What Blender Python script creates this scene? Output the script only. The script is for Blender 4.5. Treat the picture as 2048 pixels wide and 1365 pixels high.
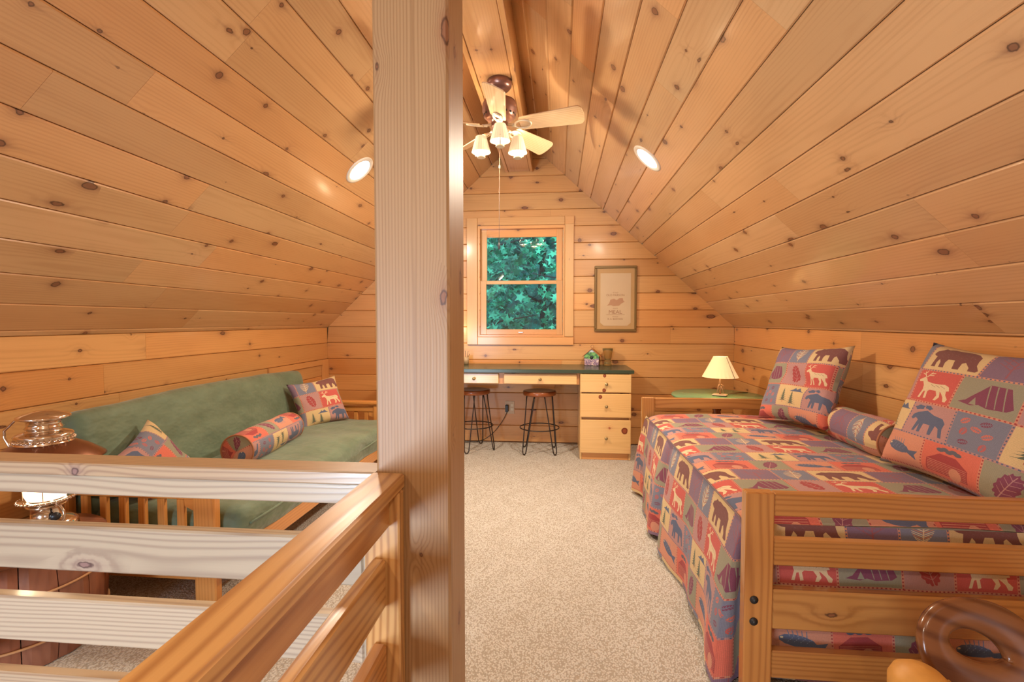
import bpy, bmesh, math, random
import numpy as np
from mathutils import Vector, Matrix, Quaternion
random.seed(7)
for o in list(bpy.data.objects): bpy.data.objects.remove(o)
SC = bpy.context.scene
COL = SC.collection
R_ = math.radians

# ------------------------------------------------------------ camera
FPX = 980.0
YAW, PITCH = R_(5.4166), R_(2.3081)
cam = bpy.data.cameras.new('camera')
cam.sensor_width = 36.0; cam.sensor_fit = 'HORIZONTAL'
cam.lens = 36.0 * FPX / 2048.0
cam.clip_start = 0.02; cam.clip_end = 200
camo = bpy.data.objects.new('camera', cam); COL.objects.link(camo)
camo.location = (0, 0, 1.25)
camo.rotation_euler = (R_(90) - PITCH, 0, YAW)
SC.camera = camo

# ------------------------------------------------------------ exposure
SC.view_settings.view_transform = 'Standard'
SC.view_settings.look = 'None'
SC.view_settings.gamma = 1.0
SC.view_settings.use_curve_mapping = False
SC.view_settings.exposure = 0.0

# ------------------------------------------------------------ sky
w = bpy.data.worlds.new('world'); SC.world = w; w.use_nodes = True
bg = w.node_tree.nodes['Background']
bg.inputs[0].default_value = (0.62, 0.80, 0.92, 1); bg.inputs[1].default_value = 4.0

# ------------------------------------------------------------ large lights
def area(name, loc, target, sx, sy, power, col, spread=180):
    l = bpy.data.lights.new(name, 'AREA'); l.shape = 'RECTANGLE'; l.size = sx; l.size_y = sy
    l.energy = power; l.color = col; l.spread = R_(spread)
    o = bpy.data.objects.new(name, l); COL.objects.link(o); o.location = loc
    d = Vector(target) - Vector(loc)
    o.rotation_euler = d.to_track_quat('-Z', 'Y').to_euler()
    return o
# daylight entering through the tall windows of the great room behind the loft
area('daylight_low_window', (-2.0, -3.0, 0.25), (0.9, 3.0, 1.1), 0.75, 1.3, 215, (0.62, 0.80, 1.0))

def point(name, loc, power, col, r=0.03):
    l = bpy.data.lights.new(name, 'POINT'); l.energy = power; l.color = col; l.shadow_soft_size = r
    o = bpy.data.objects.new(name, l); COL.objects.link(o); o.location = loc
    return o

# ------------------------------------------------------------ room constants
XR, XL, YW = 1.715, -2.44, 4.985
AX, AZ = -0.38, 3.11          # ridge
ZR, ZL = 1.19, 1.18
YB = -3.3                     # back of the great room
STX, STY = -0.40, 1.25        # stair opening: x < STX, y < STY

# ------------------------------------------------------------ node helper
class NG:
    def __init__(s, name):
        m = bpy.data.materials.new(name); m.use_nodes = True
        s.m = m; s.t = m.node_tree; s.b = s.t.nodes['Principled BSDF']
    def n(s, typ, **kw):
        x = s.t.nodes.new(typ)
        for k, v in kw.items():
            if k == 'ins':
                for i, val in v.items(): s.put(x.inputs[i], val)
            else: setattr(x, k, v)
        return x
    def put(s, inp, val):
        if isinstance(val, bpy.types.NodeSocket): s.t.links.new(val, inp)
        else:
            try: inp.default_value = val
            except Exception: inp.default_value = (*val, 1)
    def ma(s, op, a, b=None, c=None, clamp=False):
        x = s.t.nodes.new('ShaderNodeMath'); x.operation = op; x.use_clamp = clamp
        s.put(x.inputs[0], a)
        if b is not None: s.put(x.inputs[1], b)
        if c is not None: s.put(x.inputs[2], c)
        return x.outputs[0]
    def xyz(s, x, y, z): return s.n('ShaderNodeCombineXYZ', ins={0: x, 1: y, 2: z}).outputs[0]
    def sep(s, v):
        q = s.n('ShaderNodeSeparateXYZ', ins={0: v}); return q.outputs[0], q.outputs[1], q.outputs[2]
    def noise(s, v, scale=1.0, detail=2.0, rough=0.5, dims='3D'):
        x = s.n('ShaderNodeTexNoise', noise_dimensions=dims)
        s.put(x.inputs['Vector'], v); s.put(x.inputs['Scale'], scale); s.put(x.inputs['Detail'], detail); s.put(x.inputs['Roughness'], rough)
        return x.outputs['Fac']
    def mix(s, f, a, b, mode='MIX'):
        x = s.n('ShaderNodeMix', data_type='RGBA', blend_type=mode)
        s.put(x.inputs['Factor'], f); s.put(x.inputs['A'] if False else x.inputs[6], a); s.put(x.inputs[7], b)
        return x.outputs[2]
    def sstep(s, v, a, b, lo=0.0, hi=1.0):
        x = s.n('ShaderNodeMapRange', interpolation_type='SMOOTHSTEP')
        s.put(x.inputs[0], v); s.put(x.inputs[1], a); s.put(x.inputs[2], b); s.put(x.inputs[3], lo); s.put(x.inputs[4], hi)
        return x.outputs[0]
    def out(s, col=None, rough=None, bump=None, bs=0.3, bd=0.002, metal=None):
        if col is not None: s.put(s.b.inputs['Base Color'], col)
        if rough is not None: s.put(s.b.inputs['Roughness'], rough)
        if metal is not None: s.put(s.b.inputs['Metallic'], metal)
        if bump is not None:
            x = s.n('ShaderNodeBump', ins={'Height': bump, 'Strength': bs, 'Distance': bd})
            s.t.links.new(x.outputs[0], s.b.inputs['Normal'])
        return s.m

def plain(name, col, rough=0.5, metal=0.0, var=0.06, vs=8.0, bump=0.0, bsc=200.0, **kw):
    g = NG(name); tc = g.n('ShaderNodeTexCoord').outputs['Object']
    nz = g.noise(tc, vs, 3)
    f = g.ma('MULTIPLY_ADD', nz, var * 2, 1 - var)
    c = g.mix(1.0, col, g.xyz(f, f, f), 'MULTIPLY')
    b = g.noise(tc, bsc, 2) if bump else None
    g.out(c, rough, b, bump, 0.002, metal)
    for k, v in kw.items(): g.b.inputs[k].default_value = v
    return g.m

def wood(name, ca, cb, knot=0.55, kmax=0.017, spacing=0.010, ringamt=0.45, rough=0.33, tint=0.12,
         kcol=(0.075, 0.028, 0.012), coat=0.40, warp=0.05, cell=(0.34, 0.125), stain=0.18):
    """pine: growth rings cut out of a log (3D, per-board seed), knots with halo, fibre streaks. Local X runs along the grain."""
    g = NG(name)
    tc = g.n('ShaderNodeTexCoord').outputs['Object']
    seed = g.n('ShaderNodeObjectInfo').outputs['Random']
    s2 = g.ma('FRACT', g.ma('MULTIPLY', seed, 57.31)); s3 = g.ma('FRACT', g.ma('MULTIPLY', seed, 113.7))
    x, y, z = g.sep(tc)
    yz = g.ma('ADD', y, z)
    so = g.ma('MULTIPLY', seed, 91.0)
    # knots
    kx = g.ma('ADD', g.ma('DIVIDE', x, cell[0]), so)
    ky = g.ma('ADD', g.ma('DIVIDE', yz, cell[1]), g.ma('MULTIPLY', s2, 53.0))
    kv = g.xyz(kx, ky, 0.0)
    vo = g.n('ShaderNodeTexVoronoi', voronoi_dimensions='2D', feature='F1')
    g.put(vo.inputs['Vector'], kv); g.put(vo.inputs['Scale'], 1.0); g.put(vo.inputs['Randomness'], 0.95)
    px, py, pz = g.sep(vo.outputs['Position'])
    cr = g.n('ShaderNodeSeparateColor', ins={0: vo.outputs['Color']})
    dx = g.ma('MULTIPLY', g.ma('SUBTRACT', kx, px), cell[0]); dy = g.ma('MULTIPLY', g.ma('SUBTRACT', ky, py), cell[1])
    el = g.ma('MULTIPLY_ADD', g.ma('POWER', cr.outputs[1], 3.0), 1.6, 1.0)
    wob = g.ma('MULTIPLY', g.ma('SUBTRACT', g.noise(tc, 60, 2), 0.5), 0.010)
    d = g.ma('ADD', g.ma('SQRT', g.ma('ADD', g.ma('POWER', g.ma('DIVIDE', dx, el), 2.0), g.ma('POWER', dy, 2.0))), wob)
    rk = g.ma('MULTIPLY', g.ma('POWER', g.ma('MAXIMUM', g.ma('DIVIDE', g.ma('SUBTRACT', cr.outputs[0], 1 - knot), knot), 0.0), 1.6), kmax)
    present = g.sstep(rk, 0.0012, 0.0035)
    kin = g.ma('MULTIPLY', g.sstep(d, g.ma('SUBTRACT', rk, 0.0022), g.ma('ADD', rk, 0.0012), 1.0, 0.0), present)
    edge = g.ma('MULTIPLY', g.sstep(g.ma('ABSOLUTE', g.ma('SUBTRACT', d, g.ma('MULTIPLY', rk, 0.86))), 0.0, 0.0035, 1.0, 0.0), present)
    halo = g.ma('MULTIPLY', g.ma('EXPONENT', g.ma('MULTIPLY', g.ma('MAXIMUM', g.ma('SUBTRACT', d, rk), 0.0), -75.0)), g.sstep(rk, 0.002, 0.012))
    # streak trailing along the grain from the knot
    tail = g.ma('MULTIPLY', g.ma('MULTIPLY', g.ma('EXPONENT', g.ma('MULTIPLY', g.ma('POWER', g.ma('DIVIDE', dy, g.ma('MULTIPLY_ADD', rk, 0.5, 0.0008)), 2.0), -1.0)),
                g.ma('EXPONENT', g.ma('MULTIPLY', g.ma('ABSOLUTE', dx), -22.0))), present)
    # rings
    wv = g.xyz(g.ma('MULTIPLY_ADD', x, 0.9, so), g.ma('MULTIPLY', y, 3.0), g.ma('MULTIPLY', z, 3.0))
    wn = g.ma('SUBTRACT', g.noise(wv, 1.0, 2, 0.45), 0.5)
    bend = g.ma('MULTIPLY', g.ma('EXPONENT', g.ma('MULTIPLY', g.ma('POWER', g.ma('DIVIDE', d, 0.028), 2.0), -1.0)), g.ma('MULTIPLY', present, 0.022))
    yy = g.ma('SUBTRACT', y, g.ma('MULTIPLY', g.ma('SUBTRACT', s2, 0.5), 0.26))
    zz = g.ma('ADD', z, g.ma('MULTIPLY_ADD', s3, 0.09, 0.02))
    rr = g.ma('SQRT', g.ma('ADD', g.ma('POWER', yy, 2.0), g.ma('POWER', zz, 2.0)))
    rr = g.ma('ADD', g.ma('ADD', rr, g.ma('MULTIPLY', wn, warp)), bend)
    ph = g.ma('MULTIPLY', rr, 6.2832 / spacing)
    ring = g.ma('POWER', g.ma('MULTIPLY_ADD', g.ma('SINE', ph), 0.5, 0.5), 2.2)
    fv = g.xyz(g.ma('MULTIPLY_ADD', x, 4.0, so), g.ma('MULTIPLY', y, 260.0), g.ma('MULTIPLY', z, 260.0))
    fib = g.noise(fv, 1.0, 2, 0.6)
    bn = g.noise(g.xyz(g.ma('MULTIPLY_ADD', x, 1.7, so), g.ma('MULTIPLY', y, 9.0), g.ma('MULTIPLY', z, 9.0)), 1.0, 3, 0.5)
    f = g.ma('ADD', g.ma('MULTIPLY', ring, ringamt), g.ma('MULTIPLY', g.ma('SUBTRACT', fib, 0.5), 0.35))
    f = g.ma('ADD', f, g.ma('MULTIPLY', g.ma('SUBTRACT', bn, 0.5), stain * 4), clamp=True)
    c = g.mix(f, ca, cb)
    tv = g.ma('MULTIPLY_ADD', g.ma('SUBTRACT', s3, 0.5), tint * 2, 1.0)
    tw = g.ma('MULTIPLY_ADD', g.ma('SUBTRACT', s2, 0.5), tint * 1.6, 1.0)
    c = g.mix(1.0, c, g.xyz(tv, g.ma('MULTIPLY', tv, tw), g.ma('MULTIPLY', g.ma('MULTIPLY', tv, tw), tw)), 'MULTIPLY')
    kc2 = tuple(v * 3.2 for v in kcol)
    c = g.mix(g.ma('MULTIPLY', halo, 0.55), c, tuple(v * 3.6 for v in kcol))
    c = g.mix(g.ma('MULTIPLY', tail, 0.45), c, tuple(v * 2.2 for v in kcol))
    c = g.mix(g.ma('MULTIPLY', kin, 0.9), c, kc2)
    c = g.mix(g.ma('MULTIPLY', edge, 0.85), c, kcol)
    rg = g.ma('MULTIPLY_ADD', fib, 0.12, rough - 0.06)
    g.out(c, rg, f, 0.12, 0.0015)
    g.b.inputs['Coat Weight'].default_value = coat; g.b.inputs['Coat Roughness'].default_value = 0.14
    return g.m

M = {}
M['ceil'] = wood('pine_ceiling', (0.66, 0.375, 0.165), (0.42, 0.18, 0.055), knot=0.64, rough=0.33, spacing=0.012, ringamt=0.20, stain=0.20)
M['wall'] = wood('pine_wall', (0.71, 0.36, 0.125), (0.47, 0.185, 0.045), coat=0.12, knot=0.72, kmax=0.019, rough=0.36, spacing=0.012, ringamt=0.22, stain=0.18)
M['trim'] = wood('pine_trim', (0.72, 0.38, 0.14), (0.56, 0.25, 0.07), knot=0.25, rough=0.34, ringamt=0.3, spacing=0.009)
M['post'] = wood('post_timber', (0.37, 0.215, 0.098), (0.24, 0.12, 0.045), knot=0.55, kmax=0.016, rough=0.46, coat=0.0, spacing=0.008, ringamt=0.55, stain=0.09, warp=0.03, cell=(0.30, 0.15))
M['rail'] = wood('rail_timber', (0.60, 0.31, 0.105), (0.33, 0.125, 0.032), knot=0.32, kmax=0.015, rough=0.3, spacing=0.017, ringamt=0.75, stain=0.08, warp=0.11, cell=(0.5, 0.2))
M['rail_daylit'] = wood('rail_timber_daylit', (0.52, 0.41, 0.28), (0.33, 0.235, 0.165), knot=0.45, kmax=0.015, rough=0.3, spacing=0.010, ringamt=0.7, stain=0.05, warp=0.05, cell=(0.42, 0.2), kcol=(.09,.055,.05))  # same wood as the stair railing, cool daylight paleness put into its colour
M['bed'] = wood('daybed_wood', (0.52, 0.235, 0.062), (0.30, 0.105, 0.024), knot=0.25, rough=0.3, spacing=0.013, ringamt=0.55, stain=0.12, tint=0.06, cell=(0.5, 0.2))
M['futonwood'] = wood('futon_wood', (0.70, 0.30, 0.075), (0.48, 0.16, 0.030), knot=0.1, rough=0.3, spacing=0.012, ringamt=0.4, tint=0.06, stain=0.08)
M['drawer'] = wood('drawer_pine', (0.82, 0.52, 0.215), (0.66, 0.36, 0.12), knot=0.22, kmax=0.03, kcol=(0.16, 0.035, 0.012), rough=0.3, spacing=0.011, ringamt=0.3, stain=0.08, tint=0.03, cell=(0.26, 0.16))
M['seat'] = wood('stool_wood', (0.30, 0.085, 0.025), (0.15, 0.035, 0.012), knot=0, rough=0.25, spacing=0.014, tint=0.03)
M['barrel'] = wood('keg_wood', (0.26, 0.095, 0.050), (0.17, 0.055, 0.030), knot=0.0, rough=0.38, spacing=0.02, ringamt=0.4, tint=0.10)
M['blade'] = wood('blade_oak', (0.80, 0.55, 0.30), (0.60, 0.36, 0.16), knot=0, rough=0.35, spacing=0.010, ringamt=0.6, tint=0.02)
M['carved'] = wood('carved_wood', (0.22, 0.085, 0.032), (0.09, 0.028, 0.012), knot=0.0, rough=0.2, spacing=0.035, ringamt=0.8, coat=0.3, warp=.12)
# ------------------------------------------------------------ mesh helpers
WM = {}
def link(name, data, parent=None, mw=None, label=None, kind=None, cat=None, group=None):
    o = bpy.data.objects.new(name, data); COL.objects.link(o)
    mw = mw if mw is not None else Matrix()
    if parent is not None:
        o.parent = parent; o.matrix_basis = WM[parent].inverted() @ mw
    else: o.matrix_basis = mw
    WM[o] = mw
    for k, v in (('label', label), ('kind', kind), ('category', cat), ('group', group)):
        if v: o[k] = v
    return o
def thing(name, loc, label, cat, group=None, rz=0):
    return link(name, None, None, Matrix.Translation(loc) @ Matrix.Rotation(rz, 4, 'Z'), label=label, cat=cat, group=group)
def T(x=0, y=0, z=0): return Matrix.Translation((x, y, z))
def RX(a): return Matrix.Rotation(R_(a), 4, 'X')
def RY(a): return Matrix.Rotation(R_(a), 4, 'Y')
def RZ(a): return Matrix.Rotation(R_(a), 4, 'Z')
def frame(o, x, y, z):
    m = Matrix(((x[0], y[0], z[0], o[0]), (x[1], y[1], z[1], o[1]), (x[2], y[2], z[2], o[2]), (0, 0, 0, 1)))
    return m

class MB:
    def __init__(s): s.v = []; s.f = []; s.uv = {}; s.sm = set()
    def add(s, vs, fs, smooth=False, uvs=None):
        b = len(s.v); s.v += [tuple(v) for v in vs]
        for i, f in enumerate(fs):
            if smooth: s.sm.add(len(s.f))
            if uvs: s.uv[len(s.f)] = uvs[i]
            s.f.append([b + k for k in f])
        return s
    def box(s, x0, x1, y0, y1, z0, z1, bev=0.0, m=None):
        if bev <= 0:
            vs = [(x, y, z) for x in (x0, x1) for y in (y0, y1) for z in (z0, z1)]
            fs = [(0, 1, 3, 2), (4, 6, 7, 5), (0, 4, 5, 1), (2, 3, 7, 6), (0, 2, 6, 4), (1, 5, 7, 3)]
        else:
            bm = bmesh.new(); bmesh.ops.create_cube(bm, size=1)
            for v in bm.verts:
                v.co = ((x0 + x1) / 2 + v.co.x * (x1 - x0), (y0 + y1) / 2 + v.co.y * (y1 - y0), (z0 + z1) / 2 + v.co.z * (z1 - z0))
            bmesh.ops.bevel(bm, geom=list(bm.edges), offset=bev, segments=1, affect='EDGES')
            bm.verts.index_update()
            vs = [v.co.copy() for v in bm.verts]; fs = [[v.index for v in f.verts] for f in bm.faces]; bm.free()
        if m is not None: vs = [m @ Vector(v) for v in vs]
        return s.add(vs, fs)
    def tube(s, pts, r, n=10, cap=True, closed=False):
        P = [Vector(p) for p in pts]; N = len(P)
        rs = r if isinstance(r, (list, tuple)) else [r] * N
        up = None; vs = []
        for i in range(N):
            if closed: t = (P[(i + 1) % N] - P[i - 1])
            else: t = P[min(i + 1, N - 1)] - P[max(i - 1, 0)]
            t.normalize()
            if up is None: up = t.orthogonal().normalized()
            up = (up - t * up.dot(t))
            up = up.normalized() if up.length > 1e-6 else t.orthogonal().normalized()
            b = t.cross(up)
            for k in range(n):
                a = 2 * math.pi * k / n
                vs.append(P[i] + (up * math.cos(a) + b * math.sin(a)) * rs[i])
        fs = []
        for i in range(N if closed else N - 1):
            j = (i + 1) % N
            for k in range(n): fs.append((i * n + k, i * n + (k + 1) % n, j * n + (k + 1) % n, j * n + k))
        s.add(vs, fs, True)
        if cap and not closed:
            b = len(s.v) - len(vs)
            s.f.append([b + k for k in range(n)][::-1]); s.f.append([b + (N - 1) * n + k for k in range(n)])
        return s
    def lathe(s, prof, n=32, m=None, smooth=True, cap=True):
        vs = []; fs = []
        for (r, z) in prof:
            for k in range(n):
                a = 2 * math.pi * k / n; vs.append(Vector((r * math.cos(a), r * math.sin(a), z)))
        for i in range(len(prof) - 1):
            for k in range(n): fs.append((i * n + k, i * n + (k + 1) % n, (i + 1) * n + (k + 1) % n, (i + 1) * n + k))
        if m is not None: vs = [m @ v for v in vs]
        b = len(s.v); s.add(vs, fs, smooth)
        if cap:
            if prof[0][0] > 1e-4: s.f.append([b + k for k in range(n)][::-1])
            if prof[-1][0] > 1e-4: s.f.append([b + (len(prof) - 1) * n + k for k in range(n)])
        return s
    def grid(s, fn, nu, nv, uvf=None, wrap=False):
        vs = [fn(i / nu, j / nv) for j in range(nv + 1) for i in range(nu + 1)]
        fs = []; uv = []
        for j in range(nv):
            for i in range(nu):
                a = j * (nu + 1) + i
                fs.append((a, a + 1, a + nu + 2, a + nu + 1))
                if uvf: uv.append([uvf(i / nu, j / nv), uvf((i + 1) / nu, j / nv), uvf((i + 1) / nu, (j + 1) / nv), uvf(i / nu, (j + 1) / nv)])
        return s.add(vs, fs, True, uv if uvf else None)
    def prism(s, poly, z0, z1, m=None, smooth=False):
        n = len(poly)
        vs = [Vector((p[0], p[1], z0)) for p in poly] + [Vector((p[0], p[1], z1)) for p in poly]
        if m is not None: vs = [m @ v for v in vs]
        fs = [list(range(n))[::-1], list(range(n, 2 * n))]
        fs += [(i, (i + 1) % n, n + (i + 1) % n, n + i) for i in range(n)]
        return s.add(vs, fs)
    def build(s, name, mat, parent=None, mw=None, bevel=0, sub=0, **kw):
        me = bpy.data.meshes.new(name); me.from_pydata(s.v, [], s.f)
        if s.uv:
            ul = me.uv_layers.new(name='UVMap')
            for p in me.polygons:
                if p.index in s.uv:
                    for li, c in zip(p.loop_indices, s.uv[p.index]): ul.data[li].uv = c
        for i in s.sm: me.polygons[i].use_smooth = True
        me.materials.append(mat); me.update()
        bm = bmesh.new(); bm.from_mesh(me); bmesh.ops.recalc_face_normals(bm, faces=bm.faces); bm.to_mesh(me); bm.free()
        # geometry given in world coordinates when mw is None: keep world placement, parent keeps its own frame
        o = link(name, me, parent, mw, **kw)
        if bevel:
            b = o.modifiers.new('bevel', 'BEVEL'); b.width = bevel; b.segments = 2; b.limit_method = 'ANGLE'; b.angle_limit = R_(40)
        if sub:
            b = o.modifiers.new('sub', 'SUBSURF'); b.levels = sub; b.render_levels = sub
        return o

def board(name, p0, p1, wdir, w_, t_, mat, parent=None, bev=0.003, **kw):
    """box from p0 to p1 (centre line), local X along it, local Y = wdir. Own local frame for the grain."""
    p0 = Vector(p0); p1 = Vector(p1); x = (p1 - p0); L = x.length; x.normalize()
    y = Vector(wdir); y = (y - x * y.dot(x)).normalized(); z = x.cross(y)
    mb = MB().box(0, L, -w_ / 2, w_ / 2, -t_ / 2, t_ / 2, bev)
    return mb.build(name, mat, parent, frame(p0, x, y, z), **kw)
def bx(name, x0, x1, y0, y1, z0, z1, mat, parent=None, bev=0.003, **kw):
    """axis-aligned board; grain along its longest side"""
    d = (x1 - x0, y1 - y0, z1 - z0); a = d.index(max(d))
    c = [(x0 + x1) / 2, (y0 + y1) / 2, (z0 + z1) / 2]
    p0 = list(c); p1 = list(c); lo = (x0, y0, z0); hi = (x1, y1, z1)
    p0[a] = lo[a]; p1[a] = hi[a]
    b = (a + 1) % 3; cc = (a + 2) % 3
    wd = [0, 0, 0]; wd[b] = 1
    return board(name, p0, p1, wd, d[b], d[cc], mat, parent, bev, **kw)

def plank(o, x, y, n, W, a0, a1, mat, parent, t=0.018, g=0.006, c=0.006, gap=0.0022):
    """T&G board. o: origin, x along, y across, n = towards the room. a0/a1: (start at y=0, start at y=W)"""
    e = gap / 2
    pr = [(e, -t), (e, -g), (c, 0), (W - c, 0), (W - e, -g), (W - e, -t)]
    lx0 = min(a0)
    vs = []
    for (aa, sg) in ((a0, 1), (a1, -1)):
        for (v, h) in pr:
            u = aa[0] + (aa[1] - aa[0]) * v / W
            vs.append((u - lx0 + sg * 0.0005, v, h))
    fs = [(0, 1, 2, 3, 4, 5), (11, 10, 9, 8, 7, 6)] + [(i, (i + 1) % 6, 6 + (i + 1) % 6, 6 + i) for i in range(6)]
    x = Vector(x); mw = frame(Vector(o) + x * lx0, x, Vector(y), Vector(n))
    return MB().add(vs, fs).build('plank', mat, parent, mw)
# ------------------------------------------------------------ the shell
BACK = plain('sheathing', (0.30, 0.14, 0.05), 0.7)
carpet = NG('carpet')
tc = carpet.n('ShaderNodeTexCoord').outputs['Object']
x, y, z = carpet.sep(tc)
# loops laid in nested diamonds
fx = carpet.ma('ABSOLUTE', carpet.ma('SUBTRACT', carpet.ma('FRACT', carpet.ma('DIVIDE', x, 0.46)), 0.5))
fy = carpet.ma('ABSOLUTE', carpet.ma('SUBTRACT', carpet.ma('FRACT', carpet.ma('DIVIDE', y, 0.62)), 0.5))
dd = carpet.ma('ADD', fx, fy)
bands = carpet.ma('MULTIPLY_ADD', carpet.ma('SINE', carpet.ma('MULTIPLY', dd, 75.0)), 0.5, 0.5)
big = carpet.sstep(carpet.ma('MULTIPLY_ADD', carpet.ma('SINE', carpet.ma('MULTIPLY', dd, 12.5)), 0.5, 0.5), 0.35, 0.65)
vo = carpet.n('ShaderNodeTexVoronoi', ins={'Scale': 150.0}); carpet.put(vo.inputs['Vector'], carpet.xyz(x, carpet.ma('MULTIPLY', y, 0.8), 0.0))
loop = carpet.ma('SUBTRACT', 1.0, carpet.ma('MULTIPLY', vo.outputs['Distance'], 1.25), clamp=True)
sp = carpet.noise(tc, 95.0, 3, 0.7)
h = carpet.ma('MULTIPLY', loop, carpet.ma('MULTIPLY_ADD', carpet.ma('MULTIPLY', bands, big), 0.35, 0.65))
c = carpet.mix(carpet.sstep(h, 0.08, 0.42), (0.41, 0.36, 0.30), (0.63, 0.60, 0.55))  # shade in the crevices between loops put into the colour
c = carpet.mix(carpet.sstep(sp, 0.56, 0.74, 0.0, 0.35), c, (0.42, 0.35, 0.28))
M['carpet'] = carpet.out(c, 0.95, h, 0.7, 0.006)
carpet.b.inputs['Specular IOR Level'].default_value = 0.1

def slab(name, mb, mat, mw=None, kind='structure', label=None, **kw): return mb.build(name, mat, None, mw, kind=kind, label=label, **kw)
# floors
mb = MB().box(STX, 2.0, -1.1, STY, -0.25, 0).box(-2.6, 2.0, STY, 5.15, -0.25, 0)
floor = slab('floor', mb, M['carpet'], label='cream looped carpet with a faint diamond pattern')
mb = MB().box(-2.6, 2.0, YB - .1, 5.1, -2.6, -2.5)
slab('floor_lower', mb, plain('lower_boards', (0.45, 0.22, 0.09), 0.5), label='wooden floor of the room below the stair opening')

# walls (sheathing bodies; the planks are their parts)
def wall_back():
    mb = MB()
    # gable with a window hole
    wx0, wx1, wz0, wz1 = -0.80, 0.045, 1.115, 2.205
    y0, y1 = YW + 0.019, YW + 0.12
    def zt(x): return ZL + (AZ - ZL) * (x - XL) / (AX - XL) if x < AX else ZR + (AZ - ZR) * (XR - x) / (XR - AX)
    def seg(poly): mb.prism([(p[0], p[1]) for p in poly], -y1, -y0, m=Matrix(((1, 0, 0, 0), (0, 0, -1, 0), (0, 1, 0, 0), (0, 0, 0, 1))))
    seg([(XL, -.25), (wx0, -.25), (wx0, zt(wx0)), (XL, zt(XL))])
    seg([(wx1, -.25), (XR, -.25), (XR, zt(XR)), (wx1, zt(wx1))])
    seg([(wx0, -.25), (wx1, -.25), (wx1, wz0), (wx0, wz0)])
    seg([(wx0, wz1), (wx1, wz1), (wx1, zt(wx1)), (AX, AZ), (wx0, zt(wx0))])
    w_ = slab('wall_back', mb, BACK, label='knotty pine gable wall of horizontal boards')
    P = 0.169; z = 1.024 - 7 * P
    rnd = random.Random(3)
    while z < AZ - 0.02:
        z0 = max(z, 0.0); z1 = min(z + P, AZ - .005); Wd = z1 - z0
        if Wd > 0.01:
            def xl(zz): return XL if zz < ZL else XL + (zz - ZL) * (AX - XL) / (AZ - ZL)
            def xr(zz): return XR if zz < ZR else XR - (zz - ZR) * (XR - AX) / (AZ - ZR)
            spans = [((xl(z0), xl(z1)), (xr(z0), xr(z1)))]
            if z1 > wz0 and z0 < wz1 - 0.0:
                if z0 < wz0 and z1 - wz0 < 0.02: pass
                spans = [((xl(z0), xl(z1)), (wx0, wx0)), ((wx1, wx1), (xr(z0), xr(z1)))]
            for (a, b) in spans:
                L = b[0] - a[0]
                cuts = []
                if L > 1.6:
                    cuts = [rnd.uniform(max(a) + .5, min(b) - .5)]
                pts = [a] + [(c_, c_) for c_ in cuts] + [b]
                for i in range(len(pts) - 1):
                    plank((0, YW, z0), (1, 0, 0), (0, 0, 1), (0, -1, 0), Wd, pts[i], pts[i + 1], M['wall'], w_)
        z += P
    return w_
wall_back()

def side_wall(name, X, n, z_top, ylo, label):
    sg = 1 if X > 0 else -1
    mb = MB().box(min(X, X + sg * .1) + (0.019 if sg > 0 else -0.019), max(X, X + sg * .1) + (0.019 if sg > 0 else -0.019), YB, YW + .1, -2.5, z_top + .02)
    w_ = slab(name, mb, BACK, label=label)
    rnd = random.Random(11 if X > 0 else 5)
    z1 = z_top; first = True
    while z1 > 0.01:
        z0 = max(z1 - (z_top - 1.02 if first else 0.169), 0); first = False
        ys = [YW]; yy = YW
        while yy > ylo:
            yy -= rnd.uniform(1.3, 2.9); ys.append(max(yy, ylo))
        for i in range(len(ys) - 1):
            if ys[i] - ys[i + 1] > .02:
                if X > 0: plank((X, ys[i], z0), (0, -1, 0), (0, 0, 1), (-1, 0, 0), z1 - z0, (0, 0), (ys[i] - ys[i + 1],) * 2, M['wall'], w_)
                else: plank((X, ys[i + 1], z0), (0, 1, 0), (0, 0, 1), (1, 0, 0), z1 - z0, (0, 0), (ys[i] - ys[i + 1],) * 2, M['wall'], w_)
        z1 = z0
    return w_
side_wall('wall_right', XR, -1, ZR + .004, 0.6, 'low pine knee wall behind the daybed')
side_wall('wall_left', XL, 1, ZL + .004, 0.6, 'low pine knee wall behind the futon')
slab('wall_front', MB().box(XL - .1, XR + .1, YB - .1, YB, -2.5, 3.2), plain('pine_far', (0.6, 0.33, 0.14), 0.5), label='great room gable wall behind the viewer')
slab('wall_stair', MB().box(XL, STX, STY - .02, STY, -2.5, -0.002).box(STX - .02, STX, -1.1, STY - .02, -2.5, -0.002), plain('stair_lining', (0.6, 0.33, 0.14), 0.5), label='pine lining under the loft edge')

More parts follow.
